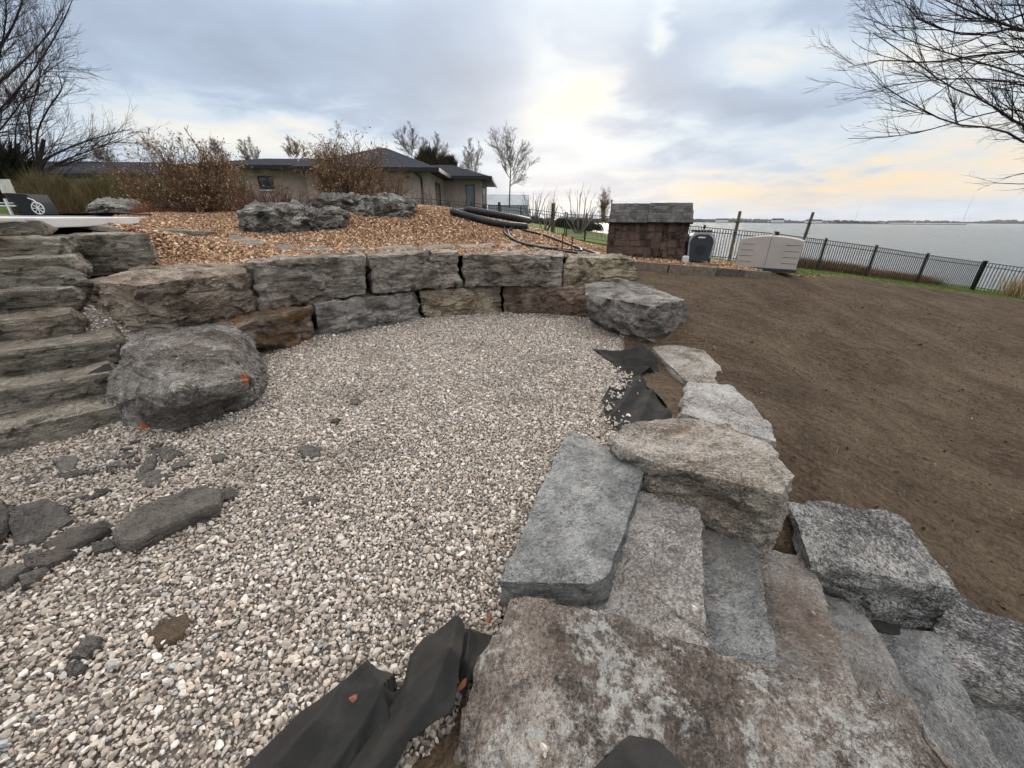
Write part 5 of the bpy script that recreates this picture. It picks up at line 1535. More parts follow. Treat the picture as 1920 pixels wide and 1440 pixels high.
# spilled pebbles on fabric, soil and steps
sp_pts = []
rg = np.random.default_rng(5)
for (x, y, z), n_, sx_ in [((1.209, 3.96, 0.06), 70, 0.07), ((1.098, 3.64, 0.07), 60, 0.05), ((1.013, 3.401, 0.06), 30, 0.04), ((1.204, 3.637, 0.09), 14, 0.06), ((0.889, 3.189, 0.05), 25, 0.05), ((0.883, 2.952, 0.04), 40, 0.08)]:
    for _ in range(n_):
        sp_pts.append((x + rg.normal(0, sx_), y + rg.normal(0, sx_ * 1.3), z + rg.uniform(0.0, 0.03)))
for x, y, z in [(-0.152, 0.67, 0.08), (0.065, 0.635, 0.2), (0.106, 0.61, 0.21), (0.104, 0.626, 0.21), (-0.081, 0.635, 0.1), (-0.002, 0.648, 0.17), (-0.114, 0.766, 0.1), (0.755, 1.199, 0.03), (0.838, 1.22, 0.02), (0.834, 1.194, 0.02), (1.469, 1.938, -0.14), (1.642, 1.435, -0.3), (-0.122, 0.628, 0.07)]:
    sp_pts.append((x, y, z))
sp_pts = np.array(sp_pts)
o = pebbles('gravel', sp_pts, rg.lognormal(math.log(0.014), 0.25, len(sp_pts)), pick(rg, len(sp_pts), PAL_G[:4]), M_PEB, 15, npts=16)
tag(o, 'pale pebbles spilled onto fabric, dirt and steps', 'gravel', kind='stuff')

# dead leaves
M_LEAF = simple('dead_leaf', (0.16, 0.055, 0.025), 0.7, 0.3, var=0.3, scale=30)
for j, (p_, lab) in enumerate([((-0.529, 0.795, 0.12), 'curled brown leaf on the black fabric'), ((-0.092, 1.148, 0.03), 'rust-coloured leaf between gravel and the big slab'),
                               ((0.789, 2.884, 0.04), 'red-brown leaf on the gravel by the far fabric'), ((-0.167, 0.845, 0.11), 'brown leaf at the fold beside the big slab'),
                               ((3.412, 1.761, -0.82), 'orange leaf on the soil at the right edge'), ((0.662, 3.148, 0.03), 'small leaf on the gravel near the coping')]):
    me = MB().add([(-0.035, 0, 0.008), (-0.012, 0.016, 0.0), (0.014, 0.013, 0.006), (0.04, 0.002, 0.014), (0.012, -0.014, 0.008), (-0.015, -0.015, 0.004), (0, 0, 0.012)],
                  [(6, 0, 5), (6, 5, 4), (6, 4, 3), (6, 3, 2), (6, 2, 1), (6, 1, 0)]).build('dead_leaf', M_LEAF, None, p_, rot=(0.3, 0.2 * j, j * 1.3))
    me.scale = (0.75, 0.75, 0.75)
    tag(me, lab, 'leaf', 'fallen leaves')

# leaf litter along the timbers and the crest (uncountable)
X, Y, rng = scatter([(2.4, 8.95), (3.4, 8.65), (5.6, 8.95), (7.6, 10.0), (9.5, 11.3), (9.0, 11.6), (6.8, 10.3), (5.2, 10.2), (4.0, 10.4), (2.6, 10.4)], 0.05, 66, 0.9)
zz_ = np.maximum(np.where(inside(bed_poly, X, Y), bed_z(X, Y), -9), np.where(inside(soil_poly, X, Y), soil_z(X, Y), -9))
zz_ = np.maximum(zz_, land_z(X, Y)) + 0.015
o = pebbles('leaf_litter', np.stack([X, Y, zz_], 1), rng.uniform(0.018, 0.04, X.size), pick(rng, X.size, [(0.30, 0.15, 0.07, 4), (0.42, 0.27, 0.14, 3), (0.18, 0.085, 0.045, 3), (0.5, 0.38, 0.25, 1)], 0.2), pebble_mat('leaf_litter', 0.8), 17, npts=6, flat=0.2, tilt=0.5)
tag(o, 'dry brown leaf litter around the shed and timbers', 'leaves', kind='stuff')

# ------------------------------------------------------------------ pipes and hoses on the bed
def spline(pts, n):
    p_ = [Vector(q) for q in pts]
    p_ = [p_[0] * 2 - p_[1]] + p_ + [p_[-1] * 2 - p_[-2]]
    out = []
    segs = len(p_) - 3
    for i_ in range(n):
        t_ = i_ / (n - 1) * segs
        s_ = min(int(t_), segs - 1)
        t_ -= s_
        a, b, c, d_ = p_[s_:s_ + 4]
        out.append(0.5 * ((2 * b) + (c - a) * t_ + (2 * a - 5 * b + 4 * c - d_) * t_ ** 2 + (3 * b - a - 3 * c + d_) * t_ ** 3))
    return out


def onbed(pts, dz):
    return [(x, y, float(bed_z(np.array([x]), np.array([y]))[0]) + dz) for x, y, *_ in pts]


pp = spline(onbed([(0.465, 12.334, 1.436), (0.079, 11.394, 1.504), (-0.461, 11.069, 1.582), (-0.951, 11.046, 1.655), (-1.329, 11.056, 1.704), (-1.57, 10.984, 1.714), (-1.383, 10.805, 1.652), (-0.985, 10.627, 1.567), (-0.568, 10.424, 1.474), (-0.101, 10.405, 1.404), (0.311, 10.762, 1.373)], 0.09), 240)
pp = [q + Vector((0, 0, 0.07)) if i_ < 90 else q for i_, q in enumerate(pp)]
ring = [0.092 if (i_ // 2) % 2 else 0.085 for i_ in range(240)]
o = MB().tube(pp, ring, 12).build('drain_pipe', M_BLKPL, smooth=True)
tag(o, 'thick black corrugated drain pipe doubled over on the brown gravel', 'pipe')
h1_ = spline(onbed([(0.2, 10.35), (0.75, 10.3), (1.35, 9.6), (1.5, 8.9), (1.15, 8.45), (0.5, 8.5), (0.0, 9.1), (-0.12, 9.9), (0.0, 10.5)], 0.05), 120)
o = MB().tube(h1_, 0.026, 8).build('hose', M_BLKPL, smooth=True)
tag(o, 'black hose forming the large loop in front of the drain pipe', 'hose', 'thin black hoses on the bed')
h2_ = spline(onbed([(-0.22, 10.3), (-0.2, 9.7), (0.05, 9.0), (0.35, 8.55)], 0.045), 60)
o = MB().tube(h2_, 0.026, 8).build('hose', M_BLKPL, smooth=True)
tag(o, 'black hose running alongside the left of the large loop', 'hose', 'thin black hoses on the bed')
h3_ = spline(onbed([(1.4, 9.4), (1.75, 8.7), (1.72, 8.1), (1.35, 7.95), (0.9, 8.1)], 0.06), 60)
o = MB().tube(h3_, 0.022, 8).build('hose', M_BLKPL, smooth=True)
tag(o, 'black hose end curling behind the rusty stakes', 'hose', 'thin black hoses on the bed')
for p_, lab, hh in (((0.941, 7.85, 0.973), 'taller rusty steel stake behind the wall stones', 0.42), ((1.141, 7.95, 0.966), 'greyer steel stake right of the rusty one', 0.36)):
    o = MB().tube([(0, 0, -0.2), (0.0, 0, hh)], 0.016, 6).box(-0.02, 0.02, -0.006, 0.006, hh - 0.05, hh).build('steel_stake', M_RUSTM, None, (p_[0], p_[1], 0.98))
    tag(o, lab, 'stake', 'steel stakes behind the wall')
o = MB().prism([(0, 0, 0), (0.16, 0, 0), (0.05, 0, 0.2)], (0.02, 0.12, 0)).build('spotlight', M_BLACK, None, (-6.6, 10.6, 1.62), bevel=0.008)
tag(o, 'small black garden spotlight under the left budding bush', 'spotlight')

# soil twigs
for j, (p_, ln_) in enumerate([((5.462, 5.823, -0.2), 0.5), ((5.67, 3.77, -0.85), 0.3), ((2.805, 2.834, -0.3), 0.3), ((4.166, 4.833, -0.15), 0.3)]):
    z_ = float(soil_z(np.array([p_[0]]), np.array([p_[1]]))[0])
    o = MB().tube([(0, 0, 0.004), (ln_ * 0.5, 0.03, 0.012), (ln_, -0.02, 0.006)], [0.006, 0.005, 0.003], 5).build('twig', M_POST, None, (p_[0], p_[1], z_), rot=(0, 0.05, -0.4 + 0.5 * j))
    tag(o, ['longest twig lying on the middle of the soil slope', 'twig on the soil at the right edge of the photo', 'twig on the soil above the speckled navy block', 'short twig near the top of the soil slope'][j], 'twig', 'twigs on the soil')

# ------------------------------------------------------------------ bare trees and shrubs
M_BARK = simple('bark_dark', (0.055, 0.045, 0.042), 0.95, 0.15, var=0.25, scale=12, bump=0.5, bscale=40)
M_BARKP = simple('bark_plum', (0.058, 0.042, 0.045), 0.95, 0.15, var=0.25, scale=12)
M_BARK2 = simple('bark_grey', (0.14, 0.115, 0.10), 0.95, 0.15, var=0.25, scale=8)
M_TWIGR = simple('twig_brown', (0.165, 0.10, 0.064), 0.9, 0.15, var=0.3, scale=6)


class Branches:
    def __init__(self, seed, rmin=0.0026, rk=1.0):
        self.rmin, self.rk = rmin, rk
        self.r = np.random.default_rng(seed)
        self.b = {}
        self.tips = []

    def put(self, pts, rad):
        s = 7 if rad[0] > 0.06 else 5 if rad[0] > 0.02 else 4 if rad[0] > 0.009 else 3
        self.b.setdefault((len(pts), s), []).append((pts, rad))

    def curve(self, p, d, L_, r0, r1, nseg, wob, lift):
        pts = [np.array(p, float)]
        d = np.array(d, float)
        for i_ in range(nseg):
            d = d + self.r.normal(0, wob, 3) + np.array([0, 0, lift])
            d /= np.linalg.norm(d)
            pts.append(pts[-1] + d * L_ / nseg)
        return np.array(pts), np.linspace(r0, r1, nseg + 1)

    def side(self, t_, spread):
        q = self.r.normal(size=3)
        q -= t_ * q.dot(t_)
        q /= np.linalg.norm(q) + 1e-9
        a = self.r.normal(spread, 0.18)
        return t_ * math.cos(a) + q * math.sin(a)

    def sprout(self, pts, rad, spec, lvl=0):
        """spec per level: (per metre, length lo, length hi, spread, wobble, lift, segments, start)"""
        if lvl >= len(spec):
            self.tips.append(pts[-1])
            return
        den, lo, hi, spread, wob, lift, nseg, start = spec[lvl]
        seg = np.linalg.norm(np.diff(pts, axis=0), axis=1)
        total = seg.sum()
        n_ = self.r.poisson(den * total)
        cum = np.concatenate([[0], np.cumsum(seg)])
        for _ in range(n_):
            t_ = self.r.uniform(start, 1.0) * total
            i_ = min(np.searchsorted(cum, t_) - 1, len(seg) - 1)
            i_ = max(i_, 0)
            f_ = (t_ - cum[i_]) / max(seg[i_], 1e-6)
            p_ = pts[i_] * (1 - f_) + pts[i_ + 1] * f_
            tg = (pts[i_ + 1] - pts[i_]) / max(seg[i_], 1e-6)
            rr_ = (rad[i_] * (1 - f_) + rad[i_ + 1] * f_)
            L_ = self.r.uniform(lo, hi) * (1.15 - 0.45 * t_ / total)
            r0 = min(rr_ * 0.72, self.rk * (0.004 + L_ * 0.0065))
            r0 = max(r0, self.rmin)
            c_, q_ = self.curve(p_, self.side(tg, spread), L_, r0, max(r0 * 0.4, self.rmin * 0.7), nseg, wob, lift)
            self.put(c_, q_)
            self.sprout(c_, q_, spec, lvl + 1)

    def mesh(self, name, origin):
        V, F, off = [], [], 0
        for (K_, S_), lst in self.b.items():
            P_ = np.array([a for a, _ in lst]) - np.array(origin)
            Rd = np.array([b for _, b in lst])
            ax = P_[:, -1] - P_[:, 0]
            ax /= np.linalg.norm(ax, axis=1)[:, None] + 1e-9
            ref = np.where(np.abs(ax[:, 2:3]) > 0.8, np.array([[1.0, 0, 0]]), np.array([[0, 0, 1.0]]))
            u_ = np.cross(ax, ref)
            u_ /= np.linalg.norm(u_, axis=1)[:, None] + 1e-9
            w_ = np.cross(ax, u_)
            an = np.arange(S_) * 2 * math.pi / S_
            rg_ = (np.cos(an)[None, :, None] * u_[:, None, :] + np.sin(an)[None, :, None] * w_[:, None, :])
            vv = P_[:, :, None, :] + rg_[:, None] * Rd[:, :, None, None]
            m_ = len(lst)
            V.append(vv.reshape(-1, 3))
            i0 = np.arange(K_ - 1)[:, None] * S_ + np.arange(S_)[None]
            i1 = np.arange(K_ - 1)[:, None] * S_ + (np.arange(S_)[None] + 1) % S_
            q_ = np.stack([i0, i1, i1 + S_, i0 + S_], -1).reshape(-1, 4)
            F.append((q_[None] + (np.arange(m_) * K_ * S_)[:, None, None] + off).reshape(-1, 4))
            off += m_ * K_ * S_
        return mesh_np(name, np.concatenate(V), np.concatenate(F), True)


def limb_tree(label, trunk, limbs, spec, mat, seed, cat='tree', r_trunk=0.2, r_limb=0.07, group=None, depth_var=1.2, name='bare_tree', rmin=0.0026, rk=1.0):
    """trunk and limbs are 3D polylines; twigs grow from the limbs"""
    base = trunk[0]
    root = empty(name, base)
    tag(root, label, cat, group)
    rg_ = np.random.default_rng(seed)
    B = Branches(seed, rmin, rk)
    tp = np.array([tuple(q) for q in spline(trunk, 14)])
    T = Branches(seed + 1)
    T.b[(14, 9)] = [(tp, np.linspace(r_trunk, r_trunk * 0.45, 14))]
    link('trunk', T.mesh('trunk', base), mat, root)
    for lm in limbs:
        pts = np.array([tuple(q) for q in spline(lm, 12)])
        dv = rg_.normal(0, depth_var)
        pts[:, 1] += np.linspace(0, dv, 12)
        r0 = r_limb * rg_.uniform(0.75, 1.15)
        rad = np.linspace(r0, r0 * 0.25, 12)
        B.put(pts, rad)
        B.sprout(pts, rad, spec)
    B.sprout(tp, np.linspace(r_trunk, r_trunk * 0.45, 14), [(spec[0][0] * 0.25,) + spec[0][1:]] + list(spec[1:]))
    link('branches', B.mesh('branches', base), mat, root)
    return root


# overhanging tree at the right edge
SPEC_R = [(2.7, 0.8, 2.0, 0.40, 0.06, 0.05, 5, 0.1), (4.6, 0.3, 0.9, 0.40, 0.09, 0.07, 3, 0.1), (6.0, 0.10, 0.38, 0.45, 0.12, 0.08, 2, 0.1)]
limb_tree('bare tree reaching in from the right edge over the lake', [(18.634, 9.4, -1.036), (15.492, 9.4, 1.665), (12.757, 9.4, 3.83), (10.532, 9.4, 5.897)],
          [[(14.203, 9, 2.073), (11.777, 9, 2.93), (10.014, 9, 3.416), (9.092, 9, 3.8), (8.261, 9, 4.045), (7.501, 9, 4.405), (6.546, 9, 4.826)], [(11.252, 8.4, 3.676), (10.065, 8.4, 3.902), (8.822, 8.4, 4.286), (8.042, 8.4, 4.556), (7.369, 8.4, 4.833), (6.748, 8.4, 5.233)],
           [(15.15, 9.6, 2.101), (12.745, 9.6, 2.714), (10.87, 9.6, 3.179), (10.061, 9.6, 3.434), (9.011, 9.6, 3.521), (8.116, 9.6, 3.794), (7.282, 9.6, 4.105)], [(13.571, 10, 3.969), (12.261, 10, 4.054), (10.701, 10, 4.414), (9.875, 10, 4.499), (9.096, 10, 4.493), (8.243, 10, 4.396), (7.624, 10, 4.254)],
           [(10.75, 8.8, 4.785), (9.806, 8.8, 4.779), (8.709, 8.8, 5.063), (8.106, 8.8, 5.341), (7.522, 8.8, 5.61)], [(10.62, 9.4, 5.753), (9.857, 9.4, 5.376), (9.362, 9.4, 5.523), (8.922, 9.4, 6.028)],
           [(14.878, 10.4, 3.456), (13.049, 10.4, 3.65), (11.504, 10.4, 4.042), (10.628, 10.4, 3.886), (9.664, 10.4, 3.625), (8.858, 10.4, 3.516), (8.128, 10.4, 3.51)], [(12.505, 9.8, 4.637), (11.112, 9.8, 4.8), (9.868, 9.8, 5.127), (8.873, 9.8, 4.996), (7.727, 9.8, 5.195), (7.182, 9.8, 5.514)],
           [(11.484, 9, 4.393), (9.965, 9, 4.619), (8.986, 9, 4.612), (8.14, 9, 4.528), (7.32, 9, 4.601), (6.762, 9, 4.519)]],
          SPEC_R, M_BARK, 11, r_trunk=0.22, r_limb=0.026, rmin=0.0021, depth_var=0.9)

# trees at the left edge
SPEC_L = [(3.2, 0.8, 2.0, 0.42, 0.06, 0.03, 5, 0.05), (4.0, 0.5, 1.4, 0.42, 0.08, 0.04, 3, 0.1), (4.6, 0.2, 0.7, 0.45, 0.10, 0.05, 2, 0.1)]
limb_tree('tall bare tree at the left edge with fine upswept branches', [(-24.526, 18, 2.078), (-22.424, 18, 4.599), (-20.387, 18, 7.152), (-18.565, 18, 9.805)],
          [[(-23.168, 18, 3.667), (-20.951, 18, 4.968), (-19.369, 18, 6.017), (-18.07, 18, 7.009), (-16.866, 18, 8.101), (-16.078, 18, 8.985)], [(-21.428, 17.2, 4.468), (-19.154, 17.2, 5.33), (-17.567, 17.2, 6.148), (-16.241, 17.2, 6.93), (-15.221, 17.2, 7.531)], [(-21.137, 17.6, 5.572), (-19.236, 17.6, 6.879), (-18.066, 17.6, 7.65), (-17.156, 17.6, 8.53), (-16.474, 17.6, 9.366)],
           [(-24.511, 18.6, 3.133), (-21.928, 18.6, 4.138), (-19.812, 18.6, 5.275), (-18.023, 18.6, 6.35), (-16.538, 18.6, 6.87)], [(-21.226, 18.4, 6.945), (-19.607, 18.4, 8.074), (-18.642, 18.4, 8.986), (-17.843, 18.4, 9.993)], [(-23.127, 19, 5.332), (-20.305, 19, 6.959), (-18.675, 19, 8.133), (-17.815, 19, 9.082)]],
          SPEC_L, M_BARKP, 21, rmin=0.0036, r_trunk=0.2, r_limb=0.048, group='bare trees at the left edge')
limb_tree('spreading bare tree leaning right above the left hedge', [(-21.327, 19, 2.735), (-20.819, 19, 3.402), (-20.299, 19, 4.009), (-19.903, 19, 4.56)],
          [[(-20.839, 19, 3.361), (-20.022, 19, 4.404), (-19.128, 19, 5.361), (-17.84, 19, 6.278), (-17.07, 19, 7.067)], [(-19.977, 18.4, 3.545), (-19.038, 18.4, 4.601), (-17.838, 18.4, 5.339), (-16.65, 18.4, 5.877), (-16.191, 18.4, 6.226)], [(-21.183, 19.6, 3.773), (-19.95, 19.6, 4.497), (-18.913, 19.6, 5), (-17.94, 19.6, 5.396)],
           [(-20.918, 19, 3.196), (-19.841, 19, 3.814), (-18.701, 19, 4.317), (-17.633, 19, 4.808)], [(-21.604, 19.4, 3.016), (-21.57, 19.4, 4.053), (-20.966, 19.4, 5.046), (-19.942, 19.4, 5.998)], [(-20.129, 18.2, 3.032), (-19.362, 18.2, 3.43), (-18.436, 18.2, 3.765), (-17.408, 18.2, 4.114)], [(-21.778, 19.6, 3.03), (-22.236, 19.6, 3.661), (-22.413, 19.6, 4.478), (-22.123, 19.6, 5.269)]],
          SPEC_L, M_BARKP, 22, rmin=0.0036, r_trunk=0.13, r_limb=0.042, group='bare trees at the left edge')


def small_tree(label, base, h_, seed, mat, w_=0.35, spec=None, group='bare trees behind the house', stems=1, name='bare_tree'):
    rg_ = np.random.default_rng(seed)
    base = np.array(base, float)
    trunk = [tuple(base + np.array([rg_.normal(0, 0.03) * h_ * f_, rg_.normal(0, 0.03) * h_ * f_, h_ * 0.72 * f_])) for f_ in (0, 0.33, 0.66, 1.0)]
    limbs = []
    for j in range(9):
        z0 = rg_.uniform(0.18, 0.62)
        a = rg_.uniform(0, 6.283)
        ln_ = h_ * w_ * rg_.uniform(0.6, 1.0) * (1.2 - z0)
        p0 = base + np.array([0, 0, h_ * z0])
        dr = np.array([math.cos(a), math.sin(a), 0])
        limbs.append([tuple(p0), tuple(p0 + dr * ln_ * 0.45 + np.array([0, 0, h_ * 0.10])), tuple(p0 + dr * ln_ * 0.8 + np.array([0, 0, h_ * 0.24])), tuple(p0 + dr * ln_ + np.array([0, 0, h_ * 0.38]))])
    limbs.append([trunk[2], tuple(np.array(trunk[3]) + np.array([0, 0, h_ * 0.05])), tuple(base + np.array([rg_.normal(0, 0.05) * h_, 0, h_]))])
    sp_ = spec or [(20.0 / h_, h_ * 0.10, h_ * 0.30, 0.55, 0.08, 0.03, 4, 0.05), (42.0 / h_, h_ * 0.04, h_ * 0.15, 0.5, 0.10, 0.04, 3, 0.05), (50.0 / h_, h_ * 0.02, h_ * 0.07, 0.55, 0.12, 0.04, 2, 0.1)]
    return limb_tree(label, trunk, limbs, sp_, mat, seed, r_trunk=h_ * 0.013, r_limb=h_ * 0.0055, group=group, depth_var=0.2, name=name, rmin=base[1] * 0.00015, rk=1.0)


small_tree('bare tree standing free right of the house', (-0.337, 34, 2.434), 4.9, 31, M_BARK2, 0.42)
small_tree('bare tree behind the ridge between the roofs, leftmost of the right group', (-11.931, 52, 6.791), 4.3, 32, M_BARK2, 0.5)
small_tree('bare tree behind the wing roof, second of the right group', (-9.45, 54, 6.722), 3.8, 33, M_BARK2, 0.4)
small_tree('bare tree just left of the free-standing one, behind the wing', (-4.82, 50, 5.291), 4.0, 34, M_BARK2, 0.42)
small_tree('faint bare tree behind the left bush', (-40.307, 60, 6.732), 3.9, 35, M_BARK2, 0.35)
small_tree('bare tree behind the roof between the two bushes', (-34.319, 58, 7.223), 3.3, 36, M_BARK2, 0.5)
small_tree('reddish bare tree behind the roof beside the right bush', (-24.885, 50, 6.491), 3.0, 37, M_TWIGR, 0.5)
small_tree('faint bare tree behind the far left roof', (-55.792, 60, 6.613), 3.6, 38, M_BARK2, 0.35)
small_tree('slim bare sapling just left of the shed', (3.64, 17, 0.972), 1.55, 39, M_TWIGR, 0.10)


def shrub(label, base, h_, w_, seed, mat, stems=9, bud=None, spec=None, bud_size=0.022, group=None, name='shrub', upr=0.42):
    rg_ = np.random.default_rng(seed)
    root = empty(name, base)
    tag(root, label, 'shrub', group)
    B = Branches(seed)
    for j in range(stems):
        a = rg_.uniform(0, 6.283)
        lean = rg_.uniform(0.1, 1.0) * w_
        p0 = np.array(base) + np.array([math.cos(a) * 0.12, math.sin(a) * 0.12, -0.05])
        tgt = np.array([math.cos(a) * lean, math.sin(a) * lean, h_ * rg_.uniform(0.7, 1.0) * (1.0 - 0.25 * (lean / w_) ** 2)])
        mid_ = tgt * np.array([0.55, 0.55, upr])
        pts = np.array([tuple(q) for q in spline([tuple(p0), tuple(p0 + mid_), tuple(p0 + tgt)], 8)])
        r0 = 0.012 + 0.010 * h_
        rad = np.linspace(r0, r0 * 0.3, 8)
        B.put(pts, rad)
        B.sprout(pts, rad, spec)
    link('branches', B.mesh('branches', base), mat, root)
    if bud is not None:
        tips = np.array(B.tips) - np.array(base)
        tips = tips[rg_.random(len(tips)) < 0.95]
        lf = pebbles('buds', tips, rg_.uniform(0.6, 1.5, len(tips)) * bud_size, pick(rg_, len(tips), bud, 0.2), MATS.get('bud') or pebble_mat('bud', 0.8), seed, npts=6, flat=0.45, tilt=1.2, parent=root)
        tag(lf, kind='stuff')
    return root


BUD = [(0.36, 0.24, 0.125, 4), (0.27, 0.16, 0.08, 4), (0.46, 0.35, 0.20, 2), (0.17, 0.095, 0.05, 2)]
SP_S = [(7.0, 0.35, 0.95, 0.65, 0.16, 0.02, 4, 0.12), (8.5, 0.15, 0.42, 0.7, 0.2, 0.04, 3, 0.1), (9.0, 0.05, 0.15, 0.7, 0.22, 0.05, 1, 0.1)]
shrub('large budding bush on the left of the bed, in front of the far roof', (-8.7, 11.6, 1.62), 1.8, 1.35, 51, M_TWIGR, 32, BUD, SP_S, bud_size=0.026)
shrub('rounded budding bush in front of the main roof, right of the other', (-4.75, 12.3, 1.72), 1.8, 1.2, 52, M_TWIGR, 32, BUD, SP_S, bud_size=0.026)
shrub('wispy budding branches at the right side of the left bush', (-7.0, 11.2, 1.6), 1.0, 0.7, 53, M_TWIGR, 7, BUD, SP_S, bud_size=0.022)
shrub('small rosy twig bush right of the rounded budding bush', (-3.75, 12.9, 1.75), 1.2, 0.65, 54, M_TWIGR, 12, None, SP_S[:2])
THIN = [(7.0, 0.15, 0.5, 0.35, 0.08, 0.06, 3, 0.1), (6.0, 0.08, 0.2, 0.35, 0.1, 0.05, 2, 0.1)]
M_TWIGP = simple('twig_purple', (0.13, 0.065, 0.058), 0.9, 0.15, var=0.25, scale=6)
shrub('purple-red twiggy shrub behind the largest bed rock', (-5.75, 10.3, 1.5), 0.75, 0.85, 55, M_TWIGP, 60, None, THIN)
for j, (bx, lab) in enumerate([((-5.003, 20.5, 1.849), 'bare twiggy bush by the fence under the downpipe'), ((-3.891, 20.8, 1.861), 'bare twiggy bush by the fence under the narrow window'), ((-2.545, 21.2, 1.827), 'bare twiggy bush by the fence under the glass door'),
                               ((0.928, 19.5, 1.544), 'bare rose bush by the lawn fence, left of the tall post'), ((2.648, 16.8, 1.175), 'vase-shaped bare bush before the lawn fence'), ((1.336, 17.5, 1.248), 'bare bush at the foot of the tall post'), ((-5.981, 19.5, 1.942), 'bare twiggy bush behind the crest, nearest the rounded bush')]):
    shrub(lab, bx, 1.3 if j != 4 else 1.5, 0.7, 60 + j, M_BARK2, 12, None, [(3.0, 0.3, 0.8, 0.5, 0.12, 0.04, 4, 0.2), (4, 0.1, 0.3, 0.5, 0.14, 0.04, 2, 0.2)], group='bare bushes along the fence')


# ------------------------------------------------------------------ grasses and hedges made of blades
def blades(name, pos, h_, lean, wid, tones, mat, seed, parent=None):
    rg_ = np.random.default_rng(seed)
    n_ = len(pos)
    a = rg_.uniform(0, 6.283, n_)
    hh = h_ * rg_.uniform(0.55, 1.1, n_)
    ln_ = lean * rg_.normal(0, 1, (n_, 2)) * hh[:, None]
    u_ = np.stack([np.cos(a), np.sin(a), np.zeros(n_)], 1) * (wid * rg_.uniform(0.6, 1.3, n_))[:, None]
    top = pos + np.concatenate([ln_, hh[:, None]], 1)
    mid_ = pos + np.concatenate([ln_ * 0.35, hh[:, None] * 0.55], 1)
    V = np.stack([pos - u_, pos + u_, mid_ - u_ * 0.7, mid_ + u_ * 0.7, top], 1).reshape(-1, 3)
    i_ = np.arange(n_)[:, None] * 5
    F = np.concatenate([i_ + np.array([[0, 1, 3]]), i_ + np.array([[0, 3, 2]]), i_ + np.array([[2, 3, 4]])])
    me = mesh_np(name, V, F)
    at = me.color_attributes.new('tone', 'FLOAT_COLOR', 'POINT')
    T = np.repeat(tones, 5, 0)
    at.data.foreach_set('color', np.concatenate([T, np.ones((len(T), 1))], 1).astype(np.float32).ravel())
    return link(name, me, mat, parent)


M_BLADE = pebble_mat('blade', 0.85)


def clump(name, label, cat, base, rx, ry, h_, n_, pal, seed, lean=0.25, wid=0.012, group=None, fill=0.55):
    """bushy mass: blades start through the whole volume"""
    rg_ = np.random.default_rng(seed)
    root = empty(name, base)
    tag(root, label, cat, group)
    a, r_ = rg_.uniform(0, 6.283, n_), np.sqrt(rg_.random(n_))
    x, y = np.cos(a) * r_ * rx, np.sin(a) * r_ * ry
    env = h_ * np.sqrt(np.clip(1 - 0.85 * r_ ** 2.5, 0.05, 1)) * (0.85 + 0.3 * vnoise(np.stack([x * 1.4 + seed, y * 1.4, 0 * x], 1), seed))
    z = env * fill * rg_.random(n_)
    o = blades('foliage', np.stack([x, y, z], 1), 1.0, lean, wid, pick(rg_, n_, pal, 0.25), M_BLADE, seed + 1, root)
    me = o.data
    # scale every blade to the clump's outline
    co = np.empty(len(me.vertices) * 3, np.float32)
    me.vertices.foreach_get('co', co)
    co = co.reshape(-1, 5, 3)
    s_ = ((env - z) * rg_.uniform(0.5, 1.05, n_))[:, None, None]
    co = co[:, :1] * 0 + np.stack([x, y, z], 1)[:, None, :] + (co - np.stack([x, y, z], 1)[:, None, :]) * np.concatenate([s_, s_, s_], 2)
    me.vertices.foreach_set('co', co.ravel().astype(np.float32))
    tag(o, kind='stuff')
    return root


OLIVE = [(0.135, 0.112, 0.045, 4), (0.10, 0.08, 0.036, 3), (0.18, 0.14, 0.06, 2), (0.09, 0.062, 0.038, 3)]
for j, (bx, w_, lab) in enumerate([((-16.6, 15.6, 1.5), 1.7, 'olive-brown hedge at the left edge behind the pale panel'), ((-14.2, 15.4, 1.5), 1.7, 'olive-brown hedge behind the spoked wheel'), ((-12.0, 15.0, 1.5), 1.5, 'olive-brown hedge right of the spoked wheel, rounded top'), ((-10.2, 14.8, 1.5), 1.3, 'olive-brown hedge beside the left budding bush')]):
    clump('hedge', lab, 'hedge', bx, w_, 1.0, 1.72 - 0.1 * (j % 2), 11000, OLIVE, 80 + j, 0.16, 0.016, 'olive hedge bushes behind the deck')
clump('dry_shrub', 'tawny dome-shaped dry shrub before the hedge', 'shrub', (-12.2, 13.7, 1.62), 0.85, 0.6, 0.55, 5000, [(0.17, 0.095, 0.04, 4), (0.12, 0.065, 0.03, 3)], 86, 0.3, 0.008)
RUST = [(0.25, 0.085, 0.038, 4), (0.17, 0.055, 0.03, 4), (0.30, 0.13, 0.06, 2)]
for j, (bx, lab) in enumerate([((-10.1, 12.2, 1.62), 'rust-red dry grass at the tip of the deck'), ((-8.9, 12.4, 1.65), 'rust-red dry grass at the left foot of the big budding bush'), ((-7.6, 12.5, 1.65), 'rust-red dry grass at the right foot of the big budding bush')]):
    clump('dry_grass', lab, 'grass', bx, 0.95, 0.5, 0.52, 5000, RUST, 90 + j, 0.5, 0.007, 'rust-red dry grass clumps')
clump('evergreen_shrub', 'dark green leafy shrub left behind the big budding bush', 'shrub', (-10.0, 13.3, 1.6), 0.8, 0.6, 1.15, 5000, [(0.045, 0.065, 0.018, 3), (0.07, 0.085, 0.03, 2)], 95, 0.6, 0.03)
clump('green_tuft', 'green sprouting tuft beside the small garden spotlight', 'plant', (-6.3, 10.3, 1.55), 0.28, 0.25, 0.28, 500, [(0.10, 0.13, 0.04, 3), (0.16, 0.16, 0.06, 2)], 96, 0.5, 0.012)
